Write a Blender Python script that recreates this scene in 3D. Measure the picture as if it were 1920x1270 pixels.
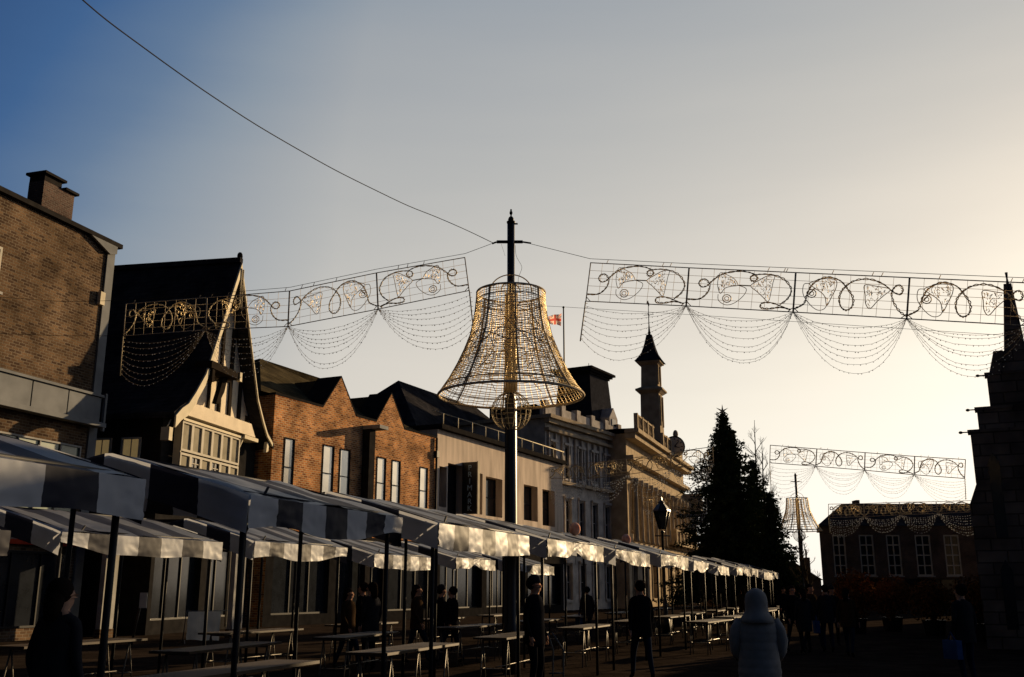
import bpy, math, random
from mathutils import Vector, Matrix, noise
R = math.radians
random.seed(7)
S = bpy.context.scene
for o in list(bpy.data.objects): bpy.data.objects.remove(o)

# ------------------------------------------------------------------ camera
CAMH, TILT, FPX = 1.65, R(14.13), 1867.0
cd = bpy.data.cameras.new('camera'); cam = bpy.data.objects.new('camera', cd); S.collection.objects.link(cam)
cam.location = (0, 0, CAMH); cam.rotation_euler = (R(90) + TILT, 0, 0)
cd.sensor_width = 36; cd.lens = 36 * FPX / 1920; cd.clip_start = .1; cd.clip_end = 3000
S.camera = cam

# ------------------------------------------------------------------ world, sun, exposure
SUN_AZ, SUN_EL = 40.0, 12.0          # degrees; azimuth right of the view direction (+Y)
sdir = Vector((math.sin(R(SUN_AZ)) * math.cos(R(SUN_EL)), math.cos(R(SUN_AZ)) * math.cos(R(SUN_EL)), math.sin(R(SUN_EL))))
W = bpy.data.worlds.new('World'); S.world = W; W.use_nodes = True
nt = W.node_tree; N = nt.nodes; L = nt.links; N.clear()
SKYK = 2 ** -.8
def nd(t, **k):
    n = N.new(t)
    for a, b in k.items(): setattr(n, a, b)
    return n
def mth(op, a, b=None, c=None):
    n = nd('ShaderNodeMath', operation=op)
    for i, x in enumerate((a, b, c)):
        if x is None: continue
        if isinstance(x, (int, float)): n.inputs[i].default_value = x
        else: L.new(x, n.inputs[i])
    return n.outputs[0]
sky = nd('ShaderNodeTexSky'); sky.sky_type = 'NISHITA'; sky.sun_disc = False
sky.sun_elevation = R(SUN_EL); sky.sun_rotation = R(SUN_AZ); sky.dust_density = 3; sky.air_density = 1.2
tc = nd('ShaderNodeTexCoord')
dt = nd('ShaderNodeVectorMath', operation='DOT_PRODUCT'); L.new(tc.outputs['Generated'], dt.inputs[0]); dt.inputs[1].default_value = sdir
sp = nd('ShaderNodeSeparateXYZ'); L.new(tc.outputs['Generated'], sp.inputs[0])
ang = mth('MULTIPLY', mth('ARCCOSINE', mth('MINIMUM', dt.outputs['Value'], .9999)), 180 / math.pi)
elev = mth('MULTIPLY', mth('ARCSINE', mth('MAXIMUM', sp.outputs['Z'], 0.0)), 180 / math.pi)
cn = nd('ShaderNodeTexNoise'); cn.inputs['Scale'].default_value = 2.2; cn.inputs['Detail'].default_value = 5
mp = nd('ShaderNodeMapping'); mp.inputs['Scale'].default_value = (1, 1, 7); L.new(tc.outputs['Generated'], mp.inputs[0]); L.new(mp.outputs[0], cn.inputs['Vector'])
p = mth('ADD', mth('ADD', mth('MULTIPLY', ang, .5), mth('MULTIPLY', elev, 1.6)), mth('MULTIPLY', mth('MAXIMUM', mth('SUBTRACT', ang, 49.0), 0.0), 2.1))
p = mth('ADD', p, mth('MULTIPLY', mth('SUBTRACT', cn.outputs['Fac'], .5), 8.0))
rp = nd('ShaderNodeValToRGB'); L.new(mth('DIVIDE', p, 260.0), rp.inputs[0])
def lin(c): return tuple(((x / 255) / 12.92 if x / 255 <= .04045 else ((x / 255 + .055) / 1.055) ** 2.4) for x in c) + (1,)
SKY = [(20, (255, 251, 242)), (29, (245, 238, 224)), (39, (223, 216, 205)), (48, (204, 200, 193)), (58, (184, 184, 182)), (71, (162, 167, 172)), (83, (137, 150, 164)),
       (95, (98, 122, 152)), (108, (60, 96, 142)), (130, (28, 62, 112)), (158, (28, 42, 72)), (215, (24, 33, 52))]
el_ = rp.color_ramp.elements
while len(el_) < len(SKY): el_.new(.5)
for e, (a, c) in zip(el_, SKY): e.position = a / 260
for e, (a, c) in zip(el_, SKY): e.color = lin(c)
bg1 = nd('ShaderNodeBackground'); L.new(rp.outputs[0], bg1.inputs[0]); bg1.inputs[1].default_value = 0.95 * SKYK
bg2 = nd('ShaderNodeBackground'); L.new(sky.outputs[0], bg2.inputs[0]); bg2.inputs[1].default_value = 0.004
ad = nd('ShaderNodeAddShader'); L.new(bg1.outputs[0], ad.inputs[0]); L.new(bg2.outputs[0], ad.inputs[1])
wo = nd('ShaderNodeOutputWorld'); L.new(ad.outputs[0], wo.inputs[0])
sl = bpy.data.lights.new('sun', 'SUN'); sl.energy = 5.0; sl.angle = R(.5); sl.color = (1, .72, .40)
so = bpy.data.objects.new('sun', sl); S.collection.objects.link(so)
so.rotation_euler = sdir.to_track_quat('Z', 'Y').to_euler()
S.view_settings.view_transform = 'Standard'; S.view_settings.look = 'None'; S.view_settings.exposure = 0.8; S.view_settings.gamma = 1
S.render.engine = 'CYCLES'; S.cycles.max_bounces = 5; S.cycles.diffuse_bounces = 2

# ------------------------------------------------------------------ projection helpers (camera maths used to measure the place)
def ray(px, py):
    x, y = px - 960, 635 - py
    return Vector((x, FPX * math.cos(TILT) - y * math.sin(TILT), FPX * math.sin(TILT) + y * math.cos(TILT)))
def P(px, py, Y):
    r = ray(px, py); return Vector((0, 0, CAMH)) + r * (Y / r.y)
class Fac:                                         # an upright plane: t runs along it, o out towards the square
    def __init__(s, ox, oy, deg):
        s.ox, s.oy, s.deg = ox, oy, deg
        s.d = (math.sin(R(deg)), math.cos(R(deg))); s.n = (math.cos(R(deg)), -math.sin(R(deg)))
        s.rot = R(90 - deg); s.loc = (ox, oy, 0)
    def uv(s, px, py, o=0.0):
        r = ray(px, py); ax, ay = s.ox + s.n[0] * o, s.oy + s.n[1] * o
        k = (ax * s.n[0] + ay * s.n[1]) / (r.x * s.n[0] + r.y * s.n[1])
        x, y, z = r.x * k, r.y * k, CAMH + r.z * k
        return ((x - s.ox) * s.d[0] + (y - s.oy) * s.d[1], z)
    def t(s, px, py, o=0.0): return s.uv(px, py, o)[0]
    def z(s, px, py, o=0.0): return s.uv(px, py, o)[1]

# ------------------------------------------------------------------ object helpers
C = S.collection
def tag(o, label=None, cat=None, group=None, kind=None):
    if label: o['label'] = label
    if cat: o['category'] = cat
    if group: o['group'] = group
    if kind: o['kind'] = kind
    return o
def thing(name, label, cat, loc=(0, 0, 0), rotz=0, group=None):
    o = bpy.data.objects.new(name, None); C.objects.link(o); o.location = loc; o.rotation_euler = (0, 0, rotz)
    o.empty_display_size = .3
    return tag(o, label, cat, group)
def dup(o, parent=None):
    c = o.copy(); C.objects.link(c)
    if parent: c.parent = parent
    for ch in list(o.children): dup(ch, c)
    return c
class MB:
    def __init__(s): s.v = []; s.f = []; s.m = []; s.sm = []
    def add(s, vs, fs, m=0, sm=False):
        b = len(s.v); s.v += [tuple(v) for v in vs]
        for f in fs: s.f.append([b + i for i in f]); s.m.append(m); s.sm.append(sm)
    def box(s, x0, x1, y0, y1, z0, z1, m=0):
        s.add([(x0, y0, z0), (x1, y0, z0), (x1, y1, z0), (x0, y1, z0), (x0, y0, z1), (x1, y0, z1), (x1, y1, z1), (x0, y1, z1)],
              [(0, 3, 2, 1), (4, 5, 6, 7), (0, 1, 5, 4), (1, 2, 6, 5), (2, 3, 7, 6), (3, 0, 4, 7)], m)
    def prism(s, pts, y0, y1, m=0):                 # pts in (x,z), extruded along y
        n = len(pts); vs = [(p[0], y0, p[1]) for p in pts] + [(p[0], y1, p[1]) for p in pts]
        s.add(vs, [tuple(range(n)), tuple(range(2 * n - 1, n - 1, -1))] + [(i, i + n, (i + 1) % n + n, (i + 1) % n) for i in range(n)], m)
    def hull(s, a, b, m=0):                         # two matching loops of 3D points joined
        n = len(a)
        s.add(list(a) + list(b), [tuple(range(n)), tuple(range(2 * n - 1, n - 1, -1))] + [(i, i + n, (i + 1) % n + n, (i + 1) % n) for i in range(n)], m)
    def tube(s, pts, r, seg=6, m=0, closed=False, sm=True):
        pts = [Vector(q) for q in pts]; n = len(pts)
        if n < 2: return
        rs = r if isinstance(r, (list, tuple)) else [r] * n
        base = len(s.v); prev = None
        for i, q in enumerate(pts):
            a = pts[i - 1] if (i or closed) else q; b = pts[(i + 1) % n] if (i < n - 1 or closed) else q
            t = (b - a); t = t.normalized() if t.length > 1e-9 else Vector((0, 0, 1))
            if prev is None:
                up = Vector((0, 0, 1)) if abs(t.z) < .9 else Vector((1, 0, 0)); u = t.cross(up).normalized()
            else:
                u = prev - t * prev.dot(t); u = u.normalized() if u.length > 1e-6 else t.orthogonal().normalized()
            prev = u; w = t.cross(u)
            for k in range(seg):
                an = 2 * math.pi * k / seg; s.v.append(tuple(q + (u * math.cos(an) + w * math.sin(an)) * rs[i]))
        for i in range(n if closed else n - 1):
            j = (i + 1) % n
            for k in range(seg):
                l = (k + 1) % seg
                s.f.append([base + i * seg + k, base + i * seg + l, base + j * seg + l, base + j * seg + k]); s.m.append(m); s.sm.append(sm)
        if not closed:
            s.f.append([base + k for k in range(seg)][::-1]); s.m.append(m); s.sm.append(False)
            s.f.append([base + (n - 1) * seg + k for k in range(seg)]); s.m.append(m); s.sm.append(False)
    def lathe(s, prof, cx=0, cy=0, seg=16, m=0, sx=1, sy=1, sm=True):   # prof: (r,z)
        base = len(s.v); n = len(prof)
        for r, z in prof:
            for k in range(seg):
                a = 2 * math.pi * k / seg; s.v.append((cx + r * sx * math.cos(a), cy + r * sy * math.sin(a), z))
        for i in range(n - 1):
            for k in range(seg):
                l = (k + 1) % seg
                s.f.append([base + i * seg + k, base + i * seg + l, base + (i + 1) * seg + l, base + (i + 1) * seg + k]); s.m.append(m); s.sm.append(sm)
        s.f.append([base + k for k in range(seg)][::-1]); s.m.append(m); s.sm.append(False)
        s.f.append([base + (n - 1) * seg + k for k in range(seg)]); s.m.append(m); s.sm.append(False)
    def blob(s, c, r, m=0):
        c = Vector(c); s.add([c + Vector(q) * r for q in ((1, 0, 0), (-1, 0, 0), (0, 1, 0), (0, -1, 0), (0, 0, 1), (0, 0, -1))],
                             [(0, 2, 4), (2, 1, 4), (1, 3, 4), (3, 0, 4), (2, 0, 5), (1, 2, 5), (3, 1, 5), (0, 3, 5)], m)
    def ball(s, c, rx, ry, rz, seg=14, rings=9, m=0):
        prof = [(math.sin(math.pi * i / rings) * 1.0 + 1e-4, math.cos(math.pi * i / rings)) for i in range(rings + 1)]
        b = len(s.v); s.lathe([(q, z) for q, z in prof[::-1]], 0, 0, seg, m)
        for i in range(b, len(s.v)):
            x, y, z = s.v[i]; s.v[i] = (c[0] + x * rx, c[1] + y * ry, c[2] + z * rz)
    def build(s, name, mats, parent=None, loc=None, label=None):
        me = bpy.data.meshes.new(name); me.from_pydata(s.v, [], s.f)
        for m in (mats if isinstance(mats, (list, tuple)) else [mats]): me.materials.append(m)
        me.polygons.foreach_set('material_index', s.m); me.polygons.foreach_set('use_smooth', s.sm); me.update()
        o = bpy.data.objects.new(name, me); C.objects.link(o)
        if parent: o.parent = parent
        if loc: o.location = loc
        if label: o['label'] = label
        return o

# ------------------------------------------------------------------ materials
def mat(name, col, rough=.8, metal=0, noise_amt=.25, noise_scale=3, bump=0, bump_scale=20, spec=0.0, trans=0, col2=None, transl=0, stretch=1):
    m = bpy.data.materials.new(name); m.use_nodes = True; t = m.node_tree; b = t.nodes['Principled BSDF']
    b.inputs['Roughness'].default_value = rough; b.inputs['Metallic'].default_value = metal
    b.inputs['Specular IOR Level'].default_value = spec
    if trans: b.inputs['Transmission Weight'].default_value = trans
    tcn = t.nodes.new('ShaderNodeTexCoord')
    nz = t.nodes.new('ShaderNodeTexNoise'); nz.inputs['Scale'].default_value = noise_scale; nz.inputs['Detail'].default_value = 6
    if stretch != 1:
        mg = t.nodes.new('ShaderNodeMapping'); mg.inputs['Scale'].default_value = (1, 1, stretch); t.links.new(tcn.outputs['Object'], mg.inputs[0]); t.links.new(mg.outputs[0], nz.inputs['Vector'])
    else: t.links.new(tcn.outputs['Object'], nz.inputs['Vector'])
    r = t.nodes.new('ShaderNodeValToRGB'); r.color_ramp.elements[0].position = .3; r.color_ramp.elements[1].position = .7
    c2 = col2 or tuple(x * (1 - noise_amt) for x in col); c1 = col if col2 else tuple(min(1, x * (1 + noise_amt)) for x in col)
    r.color_ramp.elements[0].color = (*c2, 1); r.color_ramp.elements[1].color = (*c1, 1)
    t.links.new(nz.outputs['Fac'], r.inputs[0]); t.links.new(r.outputs[0], b.inputs['Base Color'])
    if bump:
        n2 = t.nodes.new('ShaderNodeTexNoise'); n2.inputs['Scale'].default_value = bump_scale; n2.inputs['Detail'].default_value = 4
        t.links.new(tcn.outputs['Object'], n2.inputs['Vector'])
        bp = t.nodes.new('ShaderNodeBump'); bp.inputs['Strength'].default_value = bump; bp.inputs['Distance'].default_value = .05
        t.links.new(n2.outputs['Fac'], bp.inputs['Height']); t.links.new(bp.outputs[0], b.inputs['Normal'])
    if transl:
        tr = t.nodes.new('ShaderNodeBsdfTranslucent'); t.links.new(r.outputs[0], tr.inputs[0])
        mx = t.nodes.new('ShaderNodeMixShader'); mx.inputs[0].default_value = transl
        t.links.new(b.outputs[0], mx.inputs[1]); t.links.new(tr.outputs[0], mx.inputs[2]); t.links.new(mx.outputs[0], t.nodes['Material Output'].inputs[0])
    return m
def brick_mat(name, c1, c2, mortar, bw=.235, bh=.08, bump=.8, blotch=.4, ms=.016, flat=False):
    m = bpy.data.materials.new(name); m.use_nodes = True; t = m.node_tree; b = t.nodes['Principled BSDF']
    b.inputs['Roughness'].default_value = 1; b.inputs['Specular IOR Level'].default_value = 0
    tcn = t.nodes.new('ShaderNodeTexCoord'); sx = t.nodes.new('ShaderNodeSeparateXYZ'); t.links.new(tcn.outputs['Object'], sx.inputs[0])
    ad = t.nodes.new('ShaderNodeMath'); ad.operation = 'ADD'; t.links.new(sx.outputs[0], ad.inputs[0]); t.links.new(sx.outputs[1], ad.inputs[1])
    cb = t.nodes.new('ShaderNodeCombineXYZ')
    if flat: t.links.new(sx.outputs[0], cb.inputs[0]); t.links.new(sx.outputs[1], cb.inputs[1])
    else: t.links.new(ad.outputs[0], cb.inputs[0]); t.links.new(sx.outputs[2], cb.inputs[1])
    bk = t.nodes.new('ShaderNodeTexBrick'); t.links.new(cb.outputs[0], bk.inputs['Vector'])
    bk.inputs['Scale'].default_value = 1; bk.inputs['Brick Width'].default_value = bw; bk.inputs['Row Height'].default_value = bh
    bk.inputs['Mortar Size'].default_value = ms; bk.inputs['Mortar Smooth'].default_value = .3
    bk.inputs['Color1'].default_value = (*c1, 1); bk.inputs['Color2'].default_value = (*c2, 1); bk.inputs['Mortar'].default_value = (*mortar, 1)
    nz = t.nodes.new('ShaderNodeTexNoise'); nz.inputs['Scale'].default_value = .9; nz.inputs['Detail'].default_value = 8; t.links.new(tcn.outputs['Object'], nz.inputs['Vector'])
    mr = t.nodes.new('ShaderNodeMapRange'); mr.inputs['From Min'].default_value = .3; mr.inputs['From Max'].default_value = .7
    mr.inputs['To Min'].default_value = 1 - blotch; mr.inputs['To Max'].default_value = 1 + blotch; t.links.new(nz.outputs['Fac'], mr.inputs[0])
    mu = t.nodes.new('ShaderNodeVectorMath'); mu.operation = 'SCALE'; t.links.new(bk.outputs['Color'], mu.inputs[0]); t.links.new(mr.outputs[0], mu.inputs['Scale'])
    t.links.new(mu.outputs[0], b.inputs['Base Color'])
    bp = t.nodes.new('ShaderNodeBump'); bp.inputs['Strength'].default_value = bump; bp.inputs['Distance'].default_value = .02; bp.invert = True
    t.links.new(bk.outputs['Fac'], bp.inputs['Height']); t.links.new(bp.outputs[0], b.inputs['Normal'])
    return m
def glow(name, col, st):
    m = mat(name, col, .5); b_ = m.node_tree.nodes['Principled BSDF']; b_.inputs['Emission Color'].default_value = (*col, 1); b_.inputs['Emission Strength'].default_value = st; return m
M = dict(
    glow_pane=glow('window pane with added glow', (.55, .38, .16), .12),  # warm emission added to brighten the side panes
    red_brick=brick_mat('red brick', (.52, .22, .08), (.17, .06, .028), (.46, .33, .19), .30, .105, 1, .5, .02),
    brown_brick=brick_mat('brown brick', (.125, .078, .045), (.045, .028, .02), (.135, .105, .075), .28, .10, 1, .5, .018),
    dark_brick=brick_mat('dark brick', (.10, .062, .05), (.06, .04, .034), (.11, .095, .08)),
    slate=brick_mat('slate roof', (.035, .033, .035), (.02, .02, .024), (.012, .012, .012), .3, .18, .5, .4, .01),
    moss_tile=brick_mat('mossy tile roof', (.07, .055, .03), (.05, .04, .025), (.02, .018, .012), .3, .16, .5, .5, .01),
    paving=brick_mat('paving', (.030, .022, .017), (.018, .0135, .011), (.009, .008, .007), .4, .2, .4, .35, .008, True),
    plaster=mat('pale plaster', (.60, .52, .40), .9, noise_amt=.12, noise_scale=1.5, bump=.5, bump_scale=30),
    cream=mat('cream painted wood', (.54, .48, .36), .6, noise_amt=.12, noise_scale=2),
    white=mat('white painted wood', (.42, .39, .33), .5, noise_amt=.08),
    black_wood=mat('black timber', (.02, .016, .013), .7),
    render_wall=mat('stained cream render', (.52, .43, .35), .9, noise_amt=.28, noise_scale=1.6, bump=.2, stretch=.18),
    stone=mat('weathered pale stone', (.36, .29, .205), .85, noise_amt=.25, noise_scale=1.2, bump=.3, bump_scale=8),
    grey_stone=mat('sooty grey stone', (.44, .40, .36), .85, noise_amt=.3, noise_scale=1.2, bump=.4, bump_scale=6),
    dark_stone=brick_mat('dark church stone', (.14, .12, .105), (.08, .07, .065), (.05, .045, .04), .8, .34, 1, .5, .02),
    concrete=mat('grey concrete', (.30, .29, .27), .8, noise_amt=.2, noise_scale=2),
    panel=mat('grey fascia panel', (.16, .165, .17), .55, noise_amt=.2, noise_scale=1.3),
    coping=mat('dark coping', (.022, .02, .019), .8),
    glass=mat('dark window glass', (.012, .014, .018), .12, spec=.3, noise_amt=.3),
    green_glass=mat('green tinted glazing', (.10, .14, .10), .25, spec=.6, noise_amt=.35, noise_scale=1.2),
    pale_pane=mat('sky reflecting window', (.50, .49, .46), .16, metal=.55, noise_amt=.12, noise_scale=1.2),  # pale part-metal colour stands in for sky reflected in the glass
    lead=mat('blue grey lead roof', (.03, .03, .035), .6),
    steel=mat('dark painted steel', (.012, .012, .014), .6, noise_amt=.3, spec=.12),
    black=mat('black painted metal', (.008, .008, .01), .4, spec=.5),
    alu=mat('galvanised metal', (.13, .12, .105), .45, metal=.5),
    tinsel=mat('pale gold garland', (.50, .42, .28), .6, metal=.15, noise_amt=.5, noise_scale=40),
    garland=mat('grey brown garland', (.46, .38, .28), .7, metal=.05, noise_amt=.5, noise_scale=40),
    wire=mat('thin light string wire', (.13, .105, .08), .8, metal=.0)
    ,rubber=mat('black cable rubber', (.02, .018, .016), .9, spec=.05),
    goldwire=mat('gold wire netting', (.78, .62, .36), .5, metal=.25),
    bulb=mat('clear bulb', (.9, .86, .74), .15, spec=.8),
    navy=mat('navy vinyl', (.012, .014, .028), .6, noise_amt=.2, spec=.12, transl=.08),
    dim_roof_cloth=mat('off white canopy cloth painted dim', (.15, .155, .175), .38, noise_amt=.3, noise_scale=3, spec=.3, transl=.25),  # off white roof stripes, darkened in colour for their dimmer light
    offwhite=mat('off white vinyl', (.42, .44, .49), .5, noise_amt=.15, noise_scale=2, spec=.22, transl=.3),
    wood=mat('worn table board', (.042, .028, .017), .6, noise_amt=.4, noise_scale=4, spec=.2),
    needles=mat('dark conifer needles', (.035, .05, .024), .8, noise_amt=.4, noise_scale=2),
    bark=mat('grey bark', (.05, .04, .03), .9),
    autumn=mat('rust autumn leaves', (.12, .05, .015), .8, noise_amt=.5, noise_scale=4),
    skin=mat('skin', (.38, .22, .15), .6, noise_amt=.05),
    hair=mat('dark hair', (.015, .011, .009), .6),
    shoe=mat('black shoe', (.01, .01, .01), .5),
    denim=mat('dark denim', (.015, .02, .035), .9),
    black_cloth=mat('black coat cloth', (.008, .008, .01), .9),
    grey_cloth=mat('charcoal coat cloth', (.022, .022, .026), .9),
    blue_puffer=mat('slate blue puffer fabric', (.25, .235, .22), .6, noise_amt=.2, noise_scale=6),
    brown_cloth=mat('brown coat cloth', (.035, .022, .013), .9),
    red_cloth=mat('red painted board', (.25, .03, .015), .6),
    green_paint=mat('pale green fascia', (.30, .34, .26), .6, noise_amt=.2),
    dim_front=mat('dark shopfront with painted shade', (.016, .015, .015), .6),  # dark shopfront colour that also carries the shade of the lower fronts
    curtain=mat('net curtain behind glass', (.22, .20, .155), .5, noise_amt=.2, noise_scale=2),
    sheet=mat('pale cloth sheet', (.60, .52, .40), .8, noise_amt=.1),
    pink=mat('pink and white balloon', (.60, .20, .12), .5, col2=(.75, .55, .45), noise_scale=6),
    blue_sign=mat('blue plastic', (.03, .07, .18), .4),
    letter=mat('pale blue lettering', (.5, .65, .72), .4),
)
# flag: red, white and navy, crossed bars
def flag_mat():
    m = bpy.data.materials.new('faded crossed flag'); m.use_nodes = True; t = m.node_tree; b = t.nodes['Principled BSDF']; b.inputs['Roughness'].default_value = .9
    return m

# ================================================================== GROUND
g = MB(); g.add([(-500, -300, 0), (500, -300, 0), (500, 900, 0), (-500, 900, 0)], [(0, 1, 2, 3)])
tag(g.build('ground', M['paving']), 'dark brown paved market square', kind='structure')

# ================================================================== BUILDING HELPERS (local frame of a Fac: x along, -y out, z up)
def wall_with_holes(mb, x0, x1, z0, z1, holes, depth=.22, m=0, y=0.0):
    xs = sorted(set([x0, x1] + [h[0] for h in holes] + [h[1] for h in holes])); zs = sorted(set([z0, z1] + [h[2] for h in holes] + [h[3] for h in holes]))
    xs = [a for a in xs if x0 <= a <= x1]; zs = [a for a in zs if z0 <= a <= z1]
    for i in range(len(xs) - 1):
        for j in range(len(zs) - 1):
            cx, cz = (xs[i] + xs[i + 1]) / 2, (zs[j] + zs[j + 1]) / 2
            if any(h[0] < cx < h[1] and h[2] < cz < h[3] for h in holes): continue
            mb.add([(xs[i], y, zs[j]), (xs[i + 1], y, zs[j]), (xs[i + 1], y, zs[j + 1]), (xs[i], y, zs[j + 1])], [(0, 1, 2, 3)], m)
    for a, b, c, d in holes:
        mb.add([(a, y, c), (b, y, c), (b, y, d), (a, y, d), (a, y + depth, c), (b, y + depth, c), (b, y + depth, d), (a, y + depth, d)],
               [(0, 4, 5, 1), (1, 5, 6, 2), (2, 6, 7, 3), (3, 7, 4, 0)], m)
def shell(mb, x0, x1, z0, z1, D, m=0, y=0.0, skew=0):        # sides, back and top behind a facade
    k = D * skew
    mb.add([(x0, y, z0), (x0 + k, D, z0), (x0 + k, D, z1), (x0, y, z1), (x1, y, z0), (x1 + k, D, z0), (x1 + k, D, z1), (x1, y, z1)],
           [(0, 3, 2, 1), (4, 5, 6, 7), (1, 2, 6, 5), (3, 7, 6, 2)], m)
def window(parent, a, b, c, d, depth, glass, frame, bars=(1, 1), fw=.06, sill=None, name='window', y=0.0):
    g = MB(); g.box(a, b, y + depth - .02, y + depth + .05, c, d); w = g.build(name, glass, parent)
    f = MB(); y0, y1 = y + depth - .09, y + depth - .022
    f.box(a, a + fw, y0, y1, c, d); f.box(b - fw, b, y0, y1, c, d); f.box(a + fw, b - fw, y0, y1, c, c + fw); f.box(a + fw, b - fw, y0, y1, d - fw, d)
    nx, nz = bars
    for i in range(1, nx): x = a + (b - a) * i / nx; f.box(x - fw * .4, x + fw * .4, y0 + .01, y1 - .003, c + fw, d - fw)
    for i in range(1, nz): z = c + (d - c) * i / nz; f.box(a + fw, b - fw, y0 + .015, y1 - .006, z - fw * .4, z + fw * .4)
    f.build('frame', frame, w)
    if sill: s_ = MB(); s_.box(a - .08, b + .08, y - .1, y + depth - .1, c - .09, c); s_.build('sill', sill, w)
    return w
def shopfront(root, x0, x1, h, n, mframe, mfascia, door_at=None):
    wd = (x1 - x0) / n
    for i in range(n):
        a, b = x0 + i * wd + .12, x0 + (i + 1) * wd - .12
        if door_at == i: window(root, a, b, .0, h - .95, .5, M['glass'], mframe, (2, 1), .08, name='door')
        else: window(root, a, b, .5, h - .95, .3, M['glass'], mframe, (2, 2), .06, name='shop_window')
    f = MB(); f.box(x0 + .02, x1 - .02, -.22, -.003, h - .85, h - .1); f.build('fascia', mfascia, root)
    return [(x0 + i * wd + .12, x0 + (i + 1) * wd - .12, .0 if door_at == i else .5, h - .95) for i in range(n)]

# ================================================================== LEFT BROWN BRICK BUILDING
F1 = Fac(-15.32, 37, 17.3)
b = thing('brick_building', 'brown brick building with chimney and grey panel band at the far left', 'building', F1.loc, F1.rot)
w = MB(); ZT = 14.7
h1 = [(-7.2, -5.66, 11.2, 12.75), (-11.4, -9.9, 11.2, 12.75), (-7.2, -5.66, 8.9, 10.2)]
sf = [(-4.9, -.9, 4.2, 6.7), (-10.2, -5.4, 4.2, 6.7), (-15.2, -10.7, 4.2, 6.7)]
sh = [(-15.2, -10.7, .4, 2.9), (-10.2, -5.4, .4, 2.9), (-4.9, -.9, .4, 2.9)]
h1 = h1[:2]
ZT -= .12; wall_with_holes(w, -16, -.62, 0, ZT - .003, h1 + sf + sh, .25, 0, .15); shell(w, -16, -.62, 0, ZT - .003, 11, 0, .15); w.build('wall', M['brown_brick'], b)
for h in h1: window(b, *h, .14, M['glass'], M['white'], (2, 2), .09, sill=M['concrete'])
for h in sf: window(b, *h, .2, M['green_glass'], M['concrete'], (4, 1), .06)
for h in sh: window(b, *h, .2, M['glass'], M['steel'], (3, 1), .07, name='shop_window')
w = MB(); w.box(-.617, -.2, .08, 10.9, 0, ZT - .125); w.build('corner_pier', M['panel'], b)
w = MB(); w.box(-16.3, .03, -.05, 11.2, ZT - 0, ZT + .17); w.build('roof', M['coping'], b)
w = MB(); w.prism([(-1.7, ZT - .003), (-.25, ZT - .003), (-.25, ZT - .3), (-.6, ZT - .42)], -.04, .07)
w.build('eave_bracket', M['panel'], b)
w = MB()
for i in range(9): w.box(-16 + i * 1.72, -16 + i * 1.72 + 1.66, -.28, -.003, 7.62, 8.52)
w.build('panel_band', M['panel'], b)
w = MB(); w.box(-16, -.35, -.42, -.003, 7.44, 7.60); w.box(-16, -.35, -.36, -.003, 8.54, 8.63); w.box(-.5, -.4, -.40, -.29, 7.3, 8.7); w.build('band_trim', M['panel'], b)
w = MB(); w.box(-.88, -.63, -.02, .14, 12.1, 12.6); w.build('wall_vent', M['cream'], b)
w = MB(); w.box(-16, -.9, -.12, -.003, 3.1, 4.0); w.build('fascia', M['red_cloth'], b)
ct = F1.uv(57, 330, -1.2); ct2 = F1.uv(140, 390, -1.2)
CHX0, CHX1, CHX2 = F1.t(76, 400, -1.0), F1.t(110, 400, -1.0), F1.t(136, 400, -1.0); CZ = F1.z(98, 328, -1.0)
w = MB(); w.box(CHX0, CHX2, 1.0, 1.7, ZT, CZ - .35); c = w.build('chimney', M['dark_brick'], b)
w = MB(); w.box(CHX0, CHX1, 1.0, 1.69, CZ - .347, CZ - .1); w.box(CHX0 - .1, CHX1 + .12, .88, 1.8, CZ - .097, CZ); w.box(CHX1 + .123, CHX2 + .12, .88, 1.8, CZ - .347, CZ - .25); w.build('chimney_cap', M['coping'], c)

# ================================================================== HALF TIMBERED HOUSE
F2 = Fac(-12.77 - .66 * math.cos(R(11)), 38 + .66 * math.sin(R(11)), 11)
b = thing('timber_house', 'half timbered house with steep pale gable and cream bay window', 'house', F2.loc, F2.rot)
GW, AX, AZ, EZ = 8.2, 4.1, 15.5, 8.25
prof = [(0, EZ), (.45, 8.5), (.95, 9.05), (1.65, 9.95), (AX, AZ - .1), (6.55, 9.95), (7.25, 9.05), (7.75, 8.5), (GW, EZ)]
w = MB(); w.prism(prof, 0, 9); w.build('gable', M['plaster'], b)
# roof: two curved slopes
def slope(side, thick, y0, y1, lift):
    pts = [(-.45, 7.95), (.0, EZ), (.45, 8.5), (.95, 9.05), (1.65, 9.95), (AX + .02, AZ)]
    if side: pts = [(GW - x, z) for x, z in pts]
    a = [(x, z + lift) for x, z in pts]; c_ = [(x, z + lift + thick) for x, z in pts]
    return a + c_[::-1], y0, y1
w = MB()
for sd in (0, 1):
    q, y0, y1 = slope(sd, .22, -.62, 13, .06); w.prism(q, y0, y1)
w.box(AX - .14, AX + .14, -.64, 13, AZ + .2, AZ + .42)
rf = w.build('roof', M['slate'], b)
w = MB(); w.ball((AX, -.55, AZ + .5), .13, .13, .2, 8, 6); w.build('ridge_finial', M['coping'], rf)
for sd in (0, 1):
    pts = [(-.42, 7.9), (.0, EZ), (.45, 8.5), (.95, 9.05), (1.65, 9.95), (AX, AZ)]
    if sd: pts = [(GW - x, z) for x, z in [(-.15, 8.15)] + pts[1:]]
    w = MB(); q = [(x, z - (.06 if sd else .28)) for x, z in pts] + [(x, z + (.1 if sd else .2)) for x, z in pts[::-1]]
    w.prism(q, -.70, -.625)
    w.build('bargeboard', M['cream'], b)
w = MB()
for x in (AX - .07, AX + .12): w.tube([(x, -.72, AZ - .1), (x + .02, -.72, AZ - 1.9)], .03, 5)
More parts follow.
